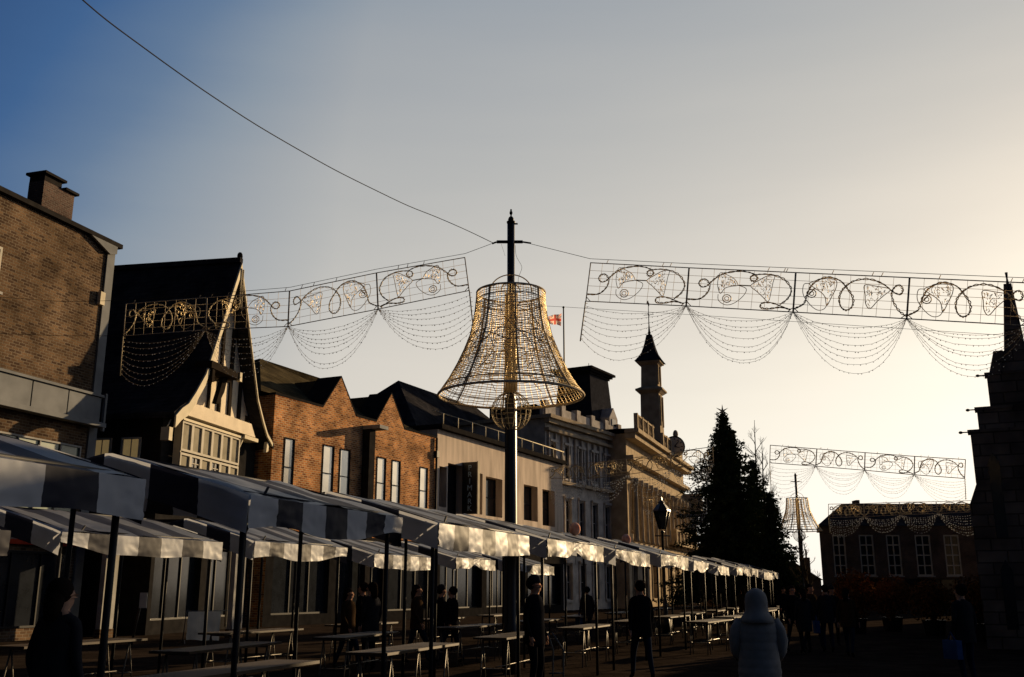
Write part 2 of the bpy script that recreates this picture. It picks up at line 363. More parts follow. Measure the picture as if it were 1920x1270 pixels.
w.build('apex_rod', M['cream'], b)
w = MB()
w.box(AX - .08, AX + .10, -.10, -.003, 8.35, 15.0); w.box(1.8, 1.98, -.08, -.003, 8.85, 10.4); w.box(3.1, 3.28, -.08, -.003, 8.75, 10.35)
w.box(4.95, 5.2, -.08, -.003, 8.35, 12.9); w.box(5.9, 6.15, -.08, -.003, 8.35, 10.9); w.box(6.75, 7.0, -.08, -.003, 8.35, 9.3); w.box(4.25, 4.9, -.08, -.003, 10.45, 10.65)
w.build('timber_stud', M['black_wood'], b)
w = MB(); w.box(1.75, 4.35, -.85, -.103, 10.42, 10.72); w.box(1.95, 2.15, -.8, -.103, 9.9, 10.419)
w.prism([(3.1, 9.2), (3.3, 9.2), (3.75, 9.8), (3.95, 10.419), (3.6, 10.419), (3.4, 9.9)], -.45, -.25)
w.build('hood', M['black_wood'], b)
w = MB(); w.box(4.2, 4.4, -.9, -.72, 10.35, 10.75); w.build('hood_bracket', M['cream'], b)
# plaster beam, bay window
w = MB(); w.prism([(.05, 8.3), (.55, 8.85), (6.4, 8.85), (6.9, 8.3)], -.5, -.003); w.build('jetty_beam', M['plaster'], b)
w = MB(); BX0, BX1, BZ0, BZ1 = .75, 5.75, 5.55, 8.1
w.box(BX0, BX1, -.34, -.003, BZ0 - .5, BZ0); w.box(BX0 - .05, BX1 + .05, -.40, -.003, BZ1 + .003, BZ1 + .1)
w.box(BX0, BX0 + .06, -.32, -.003, BZ0, BZ1); w.box(BX1 - .06, BX1, -.32, -.003, BZ0, BZ1)
bay = w.build('bay_window', M['cream'], b)
n = 6; bw = (BX1 - BX0) / n
for i in range(n):
    for j, (z0, z1) in enumerate(((BZ0, 6.85), (6.91, BZ1))):
        x0, x1 = BX0 + i * bw, BX0 + (i + 1) * bw
        gl = MB(); gl.box(x0 + .05, x1 - .05, -.27, -.23, z0 + .05, z1 - .05)
        pale_pane = not (j == 0 and i in (1, 3)); gl.build('pane', M['curtain'] if pale_pane else M['glass'], bay)
        fr = MB(); fr.box(x0, x0 + .09, -.34, -.273, z0, z1); fr.box(x1 - .09, x1, -.34, -.273, z0, z1); fr.box(x0 + .09, x1 - .09, -.34, -.273, z0, z0 + .09); fr.box(x0 + .09, x1 - .09, -.34, -.273, z1 - .09, z1)
        if not pale_pane:
            for q in range(1, 4): zz = z0 + (z1 - z0) * q / 4; fr.box(x0 + .09, x1 - .09, -.31, -.275, zz - .015, zz + .015)
            xx = (x0 + x1) / 2; fr.box(xx - .015, xx + .015, -.305, -.277, z0 + .09, z1 - .09)
        fr.build('frame', M['white'], bay)
# lower walls, street level shade put into their dark colour
w = MB(); hs = [(3.1 - 2.6, 3.1 - 1.7, 5.5, 7.3)]
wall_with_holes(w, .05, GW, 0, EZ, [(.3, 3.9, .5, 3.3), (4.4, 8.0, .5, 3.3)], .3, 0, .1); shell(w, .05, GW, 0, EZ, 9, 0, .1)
w.build('wall', M['dim_front'], b)
for x0, x1 in ((.3, 3.9), (4.4, 8.0)): window(b, x0, x1, .5, 3.3, .4, M['glass'], M['steel'], (3, 1), .07, name='shop_window')
for y0 in (.9, 2.15):                                # sash windows in the side wall, light wood frames
    gl = MB(); gl.box(-.03, .045, y0 + .08, y0 + .78, 5.0, 7.3); wn = gl.build('side_window', M['glow_pane'], b)
    fr = MB()
    for a, c_ in ((y0, y0 + .09), (y0 + .75, y0 + .84)): fr.box(-.09, -.033, a, c_, 4.95, 7.35)
    for z in (4.95, 6.1, 7.28): fr.box(-.085, -.034, y0 + .09, y0 + .75, z, z + .08)
    fr.box(-.07, -.035, y0 + .40, y0 + .43, 5.03, 7.28)
    for z in (5.3, 5.65): fr.box(-.068, -.036, y0 + .09, y0 + .75, z, z + .02)
    fr.build('frame', M['white'], wn)
w = MB(); w.tube([(BX1 + .25, -.3, 8.1), (BX1 + .2, -.12, 7.6), (BX1 + .2, -.12, 0.1)], .06, 8); w.build('downpipe', M['cream'], b)
w = MB(); w.prism([(7.9, 7.75), (8.12, 7.85), (8.15, 8.2), (7.95, 8.25)], -.6, -.45); w.box(BX1 + .1, 7.2, -.5, .09, 8.12, 8.28); w.build('corbel', M['cream'], b)
w = MB(); w.box(-.75, -.5, -.65, -.3, 7.1, 7.6); w.tube([(-.6, -.45, 7.6), (-.35, -.45, 7.95)], .025, 5); w.build('floodlight', M['cream'], b)

# shop arcade in front of the house
A1 = P(198, 1190, 36.5); A2 = P(441, 1191, 36.5)
b = thing('shop_arcade', 'flat roofed shop arcade on two square pale pillars', 'arcade', (A1.x, 36.3, 0))
for x in (0, A2.x - A1.x):
    w = MB(); w.box(-.33, .33, -.10, .10, .3, 3.2); pl = w.build('pillar', M['concrete'], b, (x, 0, 0)); pl.rotation_euler = (0, 0, F1.rot)
    w = MB(); w.box(-.36, .36, -.13, .13, 0, .3); w.build('pillar_base', M['brown_brick'], pl)
w = MB(); w.box(-.3, A2.x - A1.x + .2, -.5, 1.5, 3.205, 3.95); w.build('fascia', M['green_paint'], b)
w = MB(); w.box(-.35, A2.x - A1.x + .25, -.55, 1.55, 3.953, 4.05); w.build('roof', M['coping'], b)

# ================================================================== RED BRICK BUILDING WITH TWO GABLETS
F3 = Fac(-11.22, 46.4, 25)
b = thing('red_brick_building', 'red brick building with two pointed gablets and tall pale windows', 'building', F3.loc, F3.rot)
EV = 10.6
def holes_from(F, lst): 
    r = []
    for x0, y0, x1, y1 in lst:
        a, z1 = F.uv(x0, y0); c_, _ = F.uv(x1, y1); _, z0 = F.uv(x0, y1); r.append((a, c_, z0, z1))
    return r
H = []
for (x0, x1, yt) in ((534, 553, 820), (606, 627, 833), (638, 657, 841), (707, 724, 856), (735, 751, 862), (787, 802, 875)):
    a, z1 = F3.uv(x0, yt); c_ = F3.t(x1, yt + 3); H.append((a, c_, 5.9, min(z1, 9.2)))
w = MB(); wall_with_holes(w, .02, 15.7, 4.3, EV, H, .10); shell(w, .02, 15.7, 0, EV, 10)
for a, pk, c_ in ((3.85, 5.35, 6.85), (8.85, 10.35, 11.85)):
    w.prism([(a, EV), (c_, EV), (pk, 12.45)], 0, .35)
w.build('wall', M['red_brick'], b)
w = MB(); wall_with_holes(w, .02, 15.7, 0, 4.3, [(.6, 5.0, .5, 3.4), (5.6, 10.0, .5, 3.4), (10.6, 15.2, .5, 3.4)], .3); w.build('shopfront', M['dim_front'], b)  # ground floor darkened by colour in place of a cast shadow
for i, h in enumerate(H):
    zm = h[2] + (h[3] - h[2]) * .55
    window(b, *h, .06, M['pale_pane'], M['dim_front'], (1, 2), .045)
for (a, c_) in ((.6, 5.0), (5.6, 10.0), (10.6, 15.2)): window(b, a, c_, .5, 3.4, .22, M['glass'], M['steel'], (3, 1), .08, name='shop_window')
w = MB(); w.box(.02, 15.7, -.25, -.003, 3.6, 4.3); w.build('fascia', M['coping'], b)
w = MB(); w.box(.02, 3.85, -.02, .35, EV + .003, EV + .12); w.box(6.86, 8.84, -.02, .35, EV + .003, EV + .12); w.box(11.86, 15.7, -.02, .35, EV + .003, EV + .12)
for a, pk, c_ in ((3.85, 5.35, 6.85), (8.85, 10.35, 11.85)):
    for s_, e in ((a, -1), (c_, 1)):
        w.prism([(s_, EV + .003), (s_ + e * .06, EV + .06), (pk, 12.53), (pk, 12.455)], -.01, 1.5)
w.build('coping', M['coping'], b)
w = MB()                                               # saddle roofs behind the gablets
for a, pk, c_ in ((3.85, 5.35, 6.85), (8.85, 10.35, 11.85)): w.prism([(a + .1, EV + .1), (pk, 12.40), (c_ - .1, EV + .1)], .36, 3)
r0 = F3.uv(487, 674, -6); r1 = F3.uv(640, 722, -6); r2 = F3.uv(700, 758, -6)
w.add([(-.6, .36, EV + .1), (15.6, .36, EV + .1), (13.5, 6, r2[1]), (r0[0], 6, r0[1] + .05), (-.6, 12, EV), (15.6, 12, EV), (r1[0], 6, r1[1])],
      [(0, 1, 2, 6, 3), (1, 5, 2), (4, 3, 6, 2, 5), (0, 3, 4)])
w.build('roof', M['moss_tile'], b)
w = MB(); w.box(7.55, 8.1, -.45, -.003, 0, 10.0); w.build('pier', M['coping'], b)
w = MB(); w.box(7.5, 8.35, -1.1, -.003, 10.003, 10.2); w.build('pier_cap', M['concrete'], b)  # cap pushed far out to throw a long shadow along the wall
w = MB(); w.tube([(15.5, -.1, EV), (15.5, -.1, .1)], .07, 8); w.box(15.35, 15.65, -.22, -.003, 9.4, 9.8); w.build('downpipe', M['steel'], b)

# ================================================================== CREAM RENDERED SHOP
F4 = Fac(F3.ox + F3.d[0] * 15.75, F3.oy + F3.d[1] * 15.75, 25)
b = thing('rendered_shop', 'low cream rendered shop with deep windows and a roof guard rail', 'building', F4.loc, F4.rot)
H = []
for (x0, x1, yt, yb) in ((824, 838, 874, 950), (840, 869, 868, 965), (874, 905, 882, 961), (911, 942, 893, 967), (982, 1008, 908, 975), (1017, 1040, 917, 985)):
    a, z1 = F4.uv(x0, yt); c_ = F4.t(x1, yt); z0 = F4.z(x0, yb); H.append((a, c_, z0, z1))
ZS = 11.2
w = MB(); wall_with_holes(w, 0, 20.2, 4.4, ZS, H, .7); shell(w, 0, 20.2, 0, ZS, 8); w.build('wall', M['render_wall'], b)
w = MB(); wall_with_holes(w, 0, 20.2, 0, 4.4, [(.6, 6.2, .5, 3.3), (6.9, 12.8, .5, 3.3), (13.5, 19.6, .5, 3.3)], .5); w.build('shopfront', M['dim_front'], b)  # same darkened colour stands for shade along the ground floor
for i, h in enumerate(H): window(b, *h, .6, M['glass'], M['steel'], (1, 2) if i else (1, 3), .07)
for a, c_ in ((.6, 6.2), (6.9, 12.8), (13.5, 19.6)): window(b, a, c_, .5, 3.3, .4, M['glass'], M['steel'], (4, 1), .08, name='shop_window')
w = MB(); w.box(-.05, 20.3, -.35, 8.1, ZS + .003, ZS + .3); w.build('roof', M['coping'], b)
w = MB()
for i in range(11): x = .3 + i * 1.95; w.tube([(x, -.2, ZS + .3), (x, -.2, ZS + 1.0)], .045, 5)
w.tube([(-.9, -.2, ZS + 1.0), (20.1, -.2, ZS + 1.0)], .03, 6); w.build('guard_rail', M['cream'], b)
w = MB(); w.box(6.9, 19.6, -.3, -.003, 3.5, 4.4); w.build('fascia', M['coping'], b)
# blade sign with stacked letters
sx = F4.t(869, 870); zt_ = F4.z(869, 868); zb_ = F4.z(869, 965)
s_ = MB(); s_.box(sx - .14, sx + .10, -1.05, -.003, zb_, zt_); sg = s_.build('blade_sign', M['black'], b)
s_ = MB(); s_.box(sx - .16, sx + .12, -1.12, -1.053, zb_ - .03, zt_ + .03); s_.build('sign_edge', M['cream'], sg)
word = 'PRIMARK'; hh = (zt_ - zb_ - .3) / len(word)
mb_t = []
for i, ch in enumerate(word):
    cu = bpy.data.curves.new('letter', 'FONT'); cu.body = ch; cu.size = hh * 1.15; cu.extrude = .02; cu.align_x = 'CENTER'
    to = bpy.data.objects.new('letter', cu); C.objects.link(to); bpy.context.view_layer.update()
    me = bpy.data.meshes.new_from_object(to.evaluated_get(bpy.context.evaluated_depsgraph_get())); bpy.data.objects.remove(to)
    me.materials.clear(); me.materials.append(M['letter'])
    lo = bpy.data.objects.new('letter', me); C.objects.link(lo); lo.parent = sg
    lo.rotation_euler = (R(90), 0, R(-90)); lo.location = (sx - .165, -.55, zt_ - .15 - (i + 1) * hh + hh * .12)

# dark hipped house behind the shop
FB = Fac(F4.ox - F4.n[0] * 9, F4.oy - F4.n[1] * 9, 25)
b = thing('hipped_building', 'building with dark hipped slate roof behind the cream shop', 'building', FB.loc, FB.rot)
a = FB.uv(778, 800); c_ = FB.uv(850, 757); e = FB.uv(1000, 772)
w = MB(); w.box(a[0], a[0] + 24, 0, 9, 0, a[1]); w.build('wall', M['grey_stone'], b)
w = MB(); x0, x1, ze, zr = a[0] - .3, a[0] + 24.3, a[1], FB.z(870, 757, -4.5)
w.add([(x0, -.3, ze + .01), (x1, -.3, ze + .01), (x1, 9.3, ze + .01), (x0, 9.3, ze + .01), (x0 + 5, 4.5, zr), (x1 - 5, 4.5, zr)], [(0, 1, 5, 4), (1, 2, 5), (2, 3, 4, 5), (3, 0, 4), (3, 2, 1, 0)])
w.build('roof', M['slate'], b)

# ================================================================== TOWN HALL WING (dim stone, mansard tower)
c0 = P(1022, 783, 80); F5 = Fac(c0.x, 80, 30)
b = thing('stone_building', 'tall pale stone building with mansard tower and flagpole, right of the bell pole', 'building', F5.loc, F5.rot)
ZH = 15.1; LW = 15.4
def classical(root, x0, x1, z0, z1, n, y, mstone, floors, ww=.55, dark=M['glass']):
    H = []; bw = (x1 - x0) / n
    for i in range(n):
        for (a, c_) in floors: cx = x0 + (i + .5) * bw; H.append((cx - bw * ww / 2, cx + bw * ww / 2, a, c_))
    w = MB(); wall_with_holes(w, x0, x1, z0, z1, H, .3, 0, y); shell(w, x0, x1, z0, z1, 12, 0, y); w.build('wall', mstone, root)
    for h in H:
        q = window(root, *h, .22, dark, mstone, (2, 2), .06, y=y)
        s = MB(); s.box(h[0] - .18, h[1] + .18, y - .22, y - .003, h[3] + .12, h[3] + .32); s.box(h[0] - .12, h[1] + .12, y - .16, y - .003, h[2] - .2, h[2] - .02)
        s.box(h[0] - .16, h[0] - .02, y - .1, y - .003, h[2], h[3] + .1); s.box(h[1] + .02, h[1] + .16, y - .1, y - .003, h[2], h[3] + .1)
        s.build('surround', mstone, q)
classical(b, 0, LW, 0, ZH, 6, 0, M['grey_stone'], [(.8, 3.6), (5.6, 8.8), (11.2 - .6, 13.2)], .42)
w = MB(); w.box(-.4, LW + .1, -.75, 12.3, ZH + .003, ZH + .3); w.box(-.25, LW + .1, -.5, -.003, ZH - .35, ZH - .003); w.box(-.2, LW, -.45, -.003, 14.1, 14.35)
w.box(-.15, LW, -.4, -.003, 10.0, 10.25); w.box(9.5, LW + .1, -.55, -.403, 10.0, 10.25); w.box(-.15, LW, -.3, -.003, 4.6, 5.0); w.build('cornice', M['stone'], b)
w = MB()
for i in range(13): x = .3 + i * 1.2; w.box(x, x + .16, -.2, -.003, 10.3, 14.05)
w.build('pilaster', M['grey_stone'], b)
w = MB(); w.box(0, LW, .2, .45, ZH + .303, ZH + 1.3)
for i in range(6): w.box(.2 + i * 2.9, .9 + i * 2.9, .05, .6, ZH + .303, ZH + 1.6)
w.build('parapet', M['grey_stone'], b)
t0 = F5.t(1075, 790, -2.5); t1 = F5.t(1146, 800, -2.5); zt2 = F5.z(1100, 705, -3.5)
w = MB()
cx = (t0 + t1) / 2; hb, ht = 3.6, 2.0
def ringsq(h_, z, cy): return [(cx - h_, cy - h_ * .8, z), (cx + h_, cy - h_ * .8, z), (cx + h_, cy + h_ * .8, z), (cx - h_, cy + h_ * .8, z)]
CY = 3.4
rings = [(3.3, ZH + .3), (2.75, ZH + 1.6), (2.3, ZH + 3.4), (2.05, zt2 - .5)]
for (h0, z0), (h1_, z1) in zip(rings, rings[1:]): w.hull(ringsq(h0, z0, CY), ringsq(h1_, z1 - .003, CY))
w.build('mansard_roof', M['lead'], b)
w = MB()
for hh_, za, zb in ((2.2, zt2 - .5, zt2 - .3), (2.45, zt2 - .297, zt2 - .1), (2.7, zt2 - .097, zt2 + .12)): w.hull(ringsq(hh_, za, CY), ringsq(hh_, zb, CY))
w.build('mansard_cornice', M['coping'], b)
w = MB(); w.prism([(cx - .9, ZH + .35), (cx + .9, ZH + .35), (cx + .9, ZH + 2.1), (cx, ZH + 3.1), (cx - .9, ZH + 2.1)], .35, 2.2); dm = w.build('dormer', M['grey_stone'], b)
w = MB(); w.box(cx - .45, cx + .45, .3, .347, ZH + .7, ZH + 2.0); w.build('dormer_window', M['glass'], dm)
w = MB(); w.tube([(cx + 1.2, CY, zt2 + .12), (cx + 1.2, CY, zt2 + 1.3)], .03, 5); w.build('finial', M['coping'], b)
w = MB(); w.box(LW - 6, LW + 2, 6, 11, ZH + .3, ZH + 3.2); w.build('rear_roof', M['slate'], b)

# flagpole and flag
fp = P(1058, 690, 86)
fpo = thing('flagpole', 'thin flagpole on the stone building roof', 'flagpole', (fp.x, fp.y, 15))
zt3 = P(1055, 578, 86).z
w = MB(); w.tube([(0, 0, 0), (0, 0, zt3 - 15)], [.09, .06], 8); w.ball((0, 0, zt3 - 15 + .08), .12, .12, .1, 8, 5); w.build('pole', M['steel'], fpo)
fm = bpy.data.materials
FR, FN, FW = mat('faded red flag cloth', (.50, .10, .08), .9, noise_amt=.1, transl=.5), mat('faded navy flag cloth', (.20, .15, .2), .9, noise_amt=.1, transl=.5), mat('faded white flag cloth', (.7, .58, .5), .9, noise_amt=.1, transl=.5)
w = MB(); nx, nz = 26, 16
a = P(1053, 588, 86); c_ = P(1028, 593, 86); d_ = P(1052, 611, 86); e_ = P(1029, 607, 86)
def fpnt(u, v): q = a.lerp(c_, u).lerp(d_.lerp(e_, u), v) - Vector((fp.x, fp.y, 15)); q.y += .12 * math.sin(u * 8 + v * 2); return q
for i in range(nx):
    for j in range(nz):
        u, v = (i + .5) / nx, (j + .5) / nz; U, V = (u - .5) * 2, (v - .5)
        mm = 1
        if abs(U - 2 * V) < .22 or abs(U + 2 * V) < .22: mm = 2
        if abs(U - 2 * V) < .09 or abs(U + 2 * V) < .09: mm = 0
        if abs(U) < .30 or abs(V) < .17: mm = 2
        if abs(U) < .18 or abs(V) < .10: mm = 0
        w.add([fpnt(i / nx, j / nz), fpnt((i + 1) / nx, j / nz), fpnt((i + 1) / nx, (j + 1) / nz), fpnt(i / nx, (j + 1) / nz)], [(0, 1, 2, 3)], mm)
w.build('flag', [FR, FN, FW], fpo)

# ================================================================== CLOCK BUILDING (golden columns, tower, hanging clock)
c0 = P(1172, 779, 90); F6 = Fac(c0.x, 90, 19)
b = thing('clock_tower_building', 'ornate stone hall with slender tower, columns and a hanging clock', 'building', F6.loc, F6.rot)
ZH = 15.4; LW = 31
classical(b, 0, LW, 0, ZH, 7, 0, M['stone'], [(.8, 4.0), (6.8, 10.6)], .4)
w = MB(); w.box(-.5, LW + .6, -1.3, -.003, ZH + .0, ZH + .35); w.box(-.35, LW + .4, -.95, -.003, ZH - .5, ZH - .01); w.box(-.2, LW + .3, -.7, -.003, 13.0, 13.4)
w.box(-.1, LW + .2, -.5, -.003, 5.2, 5.7); w.box(16, LW + .9, -1.4, -.003, 6.1, 6.4); w.box(-.1, LW + .2, -.3, -.003, 11.4, 11.9)
w.build('cornice', M['stone'], b)
w = MB(); w.box(-.5, LW + .6, -1.25, 12, ZH + .353, ZH + .38); w.build('roof_deck', M['coping'], b)
for i in range(14):
    x = .5 + i * 2.28; w = MB()
    w.lathe([(.34, 5.75), (.30, 5.95), (.27, 6.1), (.24, 10.6), (.3, 10.75), (.36, 10.95), (.36, 11.35)], x, -.62, 12); w.build('column', M['stone'], b)
# balustrades
def balustrade(x0, x1, y, z, h, step, root):
    w = MB(); w.box(x0, x1, y - .14, y + .14, z + h - .16, z + h); w.box(x0, x1, y - .14, y + .14, z, z + .12)
    n = int((x1 - x0) / step)
    for i in range(n + 1):
        x = x0 + (x1 - x0) * i / n
        if i % 5 == 0: w.box(x - .16, x + .16, y - .18, y + .18, z + .001, z + h + .06)
        else: w.lathe([(.05, z + .12), (.10, z + .12 + h * .25), (.045, z + h * .6), (.08, z + h - .16)], x, y, 6)
    w.build('balustrade', M['stone'], root)
balustrade(0, 8.0, -1.0, ZH + .4, 1.35, .45, b); balustrade(12.5, 19, -1.0, ZH + .4, 1.35, .45, b); balustrade(17.5, LW + .7, -1.15, 6.42, 1.3, .42, b)
w = MB(); w.prism([(19, ZH + .4), (24.5, ZH + .4), (24.5, ZH + .9), (23.3, ZH + 1.1), (22.6, ZH + 2.0), (21.6, ZH + 2.5), (20.6, ZH + 2.2), (19.6, ZH + 1.9)], -1.1, -.6); w.ball((21.8, -.85, ZH + 3.0), .35, .3, .5, 8, 6); w.build('scrolled_gable', M['stone'], b)
w = MB(); w.box(LW - .3, LW + 1.2, -2.0, 1, 10.2, 12.6); w.box(LW + .3, LW + .9, -1.2, 1, 0, 10.2); w.build('end_bay', M['grey_stone'], b)
# tower
tx = F6.t(1212, 760, -1.0); tx1 = F6.t(1231, 760, -1.0)
TZ = lambda y: F6.z(1220, y, -2)
tw = MB(); TC = (F6.t(1222, 760, -2), 2.0); hw = 1.25
def sq(h_, z, m=None): return [(TC[0] - h_, TC[1] - h_, z), (TC[0] + h_, TC[1] - h_, z), (TC[0] + h_, TC[1] + h_, z), (TC[0] - h_, TC[1] + h_, z)]
def T(y): return F6.z(1222, y, -2)
tw.hull(sq(1.15, ZH + .4), sq(1.05, T(736))); tw.hull(sq(.98, T(729)), sq(.9, T(684)))
for k in (-1, 1):
    for (za, zb, hh_) in ((T(725), T(690), .95), (T(800), T(745), 1.1)):
        tw.box(TC[0] + k * .72 - .12, TC[0] + k * .72 + .12, TC[1] - hh_ - .12, TC[1] - hh_ + .01, za, zb)
t_ = tw.build('clock_tower', M['stone'], b)
for grp_ in (((1.12, 1.5, 741, 736), (1.55, 1.55, 736, 733), (1.5, 1.05, 733, 729.2)), ((.95, 1.25, 690, 686), (1.35, 1.35, 686, 683.5))):
    w = MB()
    for h0, h1_, y0_, y1_ in grp_: w.hull(sq(h0, T(y0_)), sq(h1_, T(y1_)))
    w.build('tower_cornice', M['stone'], t_)
w = MB()
pr = [(1.55, T(683)), (1.2, T(676)), (.85, T(667)), (.6, T(655)), (.42, T(643)), (.3, T(634))]
for (h0, z0), (h1_, z1) in zip(pr, pr[1:]): w.hull(sq(h0, z0 + .002), sq(h1_, z1))
w.build('spire', M['lead'], t_)
w = MB(); zz0, zz1 = T(634), T(573)
w.tube([(TC[0], TC[1], zz0), (TC[0], TC[1], zz0 + (zz1 - zz0) * .3), (TC[0], TC[1], zz1)], [.16, .06, .03], 6)
w.tube([(TC[0] - .6, TC[1], T(598)), (TC[0] + .6, TC[1], T(598))], .035, 5); w.tube([(TC[0], TC[1] - .6, T(598)), (TC[0], TC[1] + .6, T(598))], .035, 5)
w.box(TC[0] - .7, TC[0] + .5, TC[1] - .02, TC[1] + .02, T(581), T(575.5)); w.ball((TC[0], TC[1], T(630)), .18, .18, .2, 8, 5)
w.build('weather_vane', M['coping'], t_)
w = MB(); w.box(TC[0] - .35, TC[0] + .35, TC[1] - 1.13, TC[1] - 1.0, T(790), T(755)); w.box(TC[0] - .3, TC[0] + .3, TC[1] - .99, TC[1] - .9, T(718), T(694)); w.build('tower_louvre', M['black_wood'], t_)
# hanging clock
ck = F6.uv(1264, 838, 2.2); cr = .0107 * 118
ckm = thing('hanging_clock', 'round clock with dark frame and pale dial hanging from the ornate hall', 'clock', tuple(P(1264, 838, 107)), 0)
def disc(w, r, y0, y1, m=0, seg=28):
    a = [(r * math.cos(2 * math.pi * i / seg), y0, r * math.sin(2 * math.pi * i / seg)) for i in range(seg)]
    w.hull(a, [(x, y1, z) for x, _, z in a], m)
w = MB(); disc(w, 1.15, -.25, .25); w.build('case', M['coping'], ckm)
w = MB(); disc(w, .98, -.30, -.253); w.build('dial', M['sheet'], ckm)
w = MB()
for i in range(12):
    a = i * math.pi / 6; w.tube([(.7 * math.sin(a), -.32, .7 * math.cos(a)), (.9 * math.sin(a), -.32, .9 * math.cos(a))], .05, 4)
w.build('hour_marks', M['black'], ckm)
for a, l in ((R(40), .8), (R(105), .55)):
    w = MB(); w.tube([(0, -.34, 0), (l * math.sin(a), -.34, l * math.cos(a))], [.06, .025], 4); w.build('hand', M['black'], ckm)
w = MB(); w.tube([(-1.1, 0, .3), (-2.4, .6, 1.0), (-3.5, 1.5, 1.2)], .12, 6); w.tube([(-1.0, 0, -.4), (-2.6, .9, -.6)], .1, 6); w.build('bracket', M['coping'], ckm)

# ================================================================== FAR DARK BUILDING, RIGHT
fa = P(1535, 985, 75)
b = thing('dark_terrace', 'dark two storey building with five tall sash windows and hipped roof', 'building', (fa.x, 75, 0))
X = lambda px, py: P(px, py, 75).x - fa.x
H = []
for x0, x1 in ((1562, 1586), (1612, 1639), (1663, 1689), (1717, 1746), (1771, 1800)): H.append((X(x0, 1030), X(x1, 1030), 2.6, 5.55))
w = MB(); wall_with_holes(w, 0, 13, 0, 6.2, H + [(1, 5, .4, 2.4), (6, 10, .4, 2.4)], .2); shell(w, 0, 13, 0, 6.2, 9, skew=.31); w.build('wall', M['dark_brick'], b)
for h in H: window(b, *h, .12, M['glass'], M['white'], (2, 4), .10, sill=M['concrete'])
for a, c_ in ((1, 5), (6, 10)): window(b, a, c_, .4, 2.4, .15, M['glass'], M['steel'], (3, 1), .07, name='shop_window')
w = MB(); w.add([(-.2, -.3, 6.2), (13.5, -.3, 6.2), (16.3, 9.3, 6.2), (2.6, 9.3, 6.2), (X(1583, 950) + 1.3, 4.5, 8.2), (14.6, 4.5, 8.2), (X(1555, 985), -.3, 6.25)], [(0, 1, 5, 4), (1, 2, 5), (2, 3, 4, 5), (3, 0, 4), (3, 2, 1, 0)])
w.build('roof', M['slate'], b)
w = MB(); w.box(X(1640, 945), X(1647, 945), 4, 5, 7.6, 8.45); w.build('chimney', M['dark_brick'], b)
# small far house glimpsed below the second bell
c0 = P(1512, 1068, 110)
b = thing('distant_house', 'tiny far house roof with pointed finial below the smaller bell', 'house', (c0.x, 110, 0))
w = MB(); w.box(-3.5, 1.5, 0, 6, 0, 2.6); w.build('wall', M['dark_brick'], b)
w = MB(); w.prism([(-3.7, 2.6), (1.7, 2.6), (-1.5, 4.6)], -.2, 6.2); w.build('roof', M['moss_tile'], b)
w = MB(); w.box(.25, .75, 1, 2, 2.7, 5.0); w.tube([(.5, 1.5, 5), (.5, 1.5, 5.9)], .1, 6); w.build('chimney', M['dark_brick'], b)

# ================================================================== CHURCH WITH STEPPED EDGE, RIGHT
c0 = P(1848, 690, 29); FC = Fac(c0.x, c0.y, 90 + math.degrees(math.atan2(c0.x, c0.y)))
b = thing('gothic_church', 'dark gothic church with stepped buttresses and pinnacle at the right edge', 'church', FC.loc, FC.rot)
X = lambda px, py: FC.t(px, py)
Z = lambda py, px=1850: FC.z(px, py)
st = [(1848, 690, 762), (1830, 762, 810), (1818, 810, 905)]
w = MB(); xr = 17
w.box(X(1848, 690), xr, 1.2, 7, 0, Z(690)); w.box(X(1830, 762), xr, .6, 1.197, 0, Z(762)); w.box(X(1819, 810), xr, 0, .597, Z(905), Z(810))
w.prism([(X(1819, 940) - .02, Z(945)), (X(1831, 905), Z(905) - .003), (xr, Z(905) - .003), (xr, 0), (X(1822, 950), 0)], 0, .59)
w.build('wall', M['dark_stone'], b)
w = MB(); w.box(.9, 17, 7.003, 44, 0, 6.2); w.build('shade_block', M['dark_stone'], b)  # added unseen mass behind the church, keeps sun off the right-hand ground
w = MB(); w.prism([(.7, 6.2), (17.2, 6.2), (9, 7.6)], 7.003, 44.2); w.build('shade_block_roof', M['slate'], b)  # roof of the added shading mass
w = MB()
for i, (px, py, _) in enumerate(st):
    y = (1.25, .65, .05)[i]
    z = Z(py); x = X(px, py)
    w.box(x - .06, xr, y - .08, y + .5, z + .003, z + .09)
w.build('coping', M['dark_stone'], b)
for i, (px, py, _) in enumerate(st):
    y = (1.4, .8, .2)[i]; z = Z(py) + .05; x = X(px, py); w = MB()
    w.tube([(x - .06, y, z), (x - .22, y, z)], .02, 6); w.ball((x - .25, y, z), .06, .045, .045, 8, 6); w.build('spout', M['dark_stone'], b)
w = MB(); w.box(X(1862, 660), xr, 1.6, 5, Z(690) + .1, Z(640)); 
w.hull([(X(1852, 686), 1.5, Z(686)), (X(1875, 690), 1.5, Z(690)), (X(1875, 690), 3, Z(690)), (X(1852, 686), 3, Z(686))], [(X(1861, 640), 1.5, Z(640)), (X(1880, 640), 1.5, Z(640)), (X(1880, 640), 3, Z(640)), (X(1861, 640), 3, Z(640))])
w.build('upper_stage', M['dark_stone'], b)
w = MB(); w.hull([(X(1881, 632), 1.6, Z(640)), (X(1925, 632), 1.6, Z(640)), (X(1925, 632), 2.8, Z(640)), (X(1881, 632), 2.8, Z(640))],
                 [(X(1881, 505), 1.9, Z(505)), (X(1897, 505), 1.9, Z(505)), (X(1897, 505), 2.4, Z(505)), (X(1881, 505), 2.4, Z(505))])
w.tube([(X(1889, 500), 2.1, Z(506)), (X(1889, 500), 2.1, Z(492)), (X(1889, 500), 2.1, Z(480))], [.06, .03, .05], 6)
w.build('pinnacle', M['dark_stone'], b)
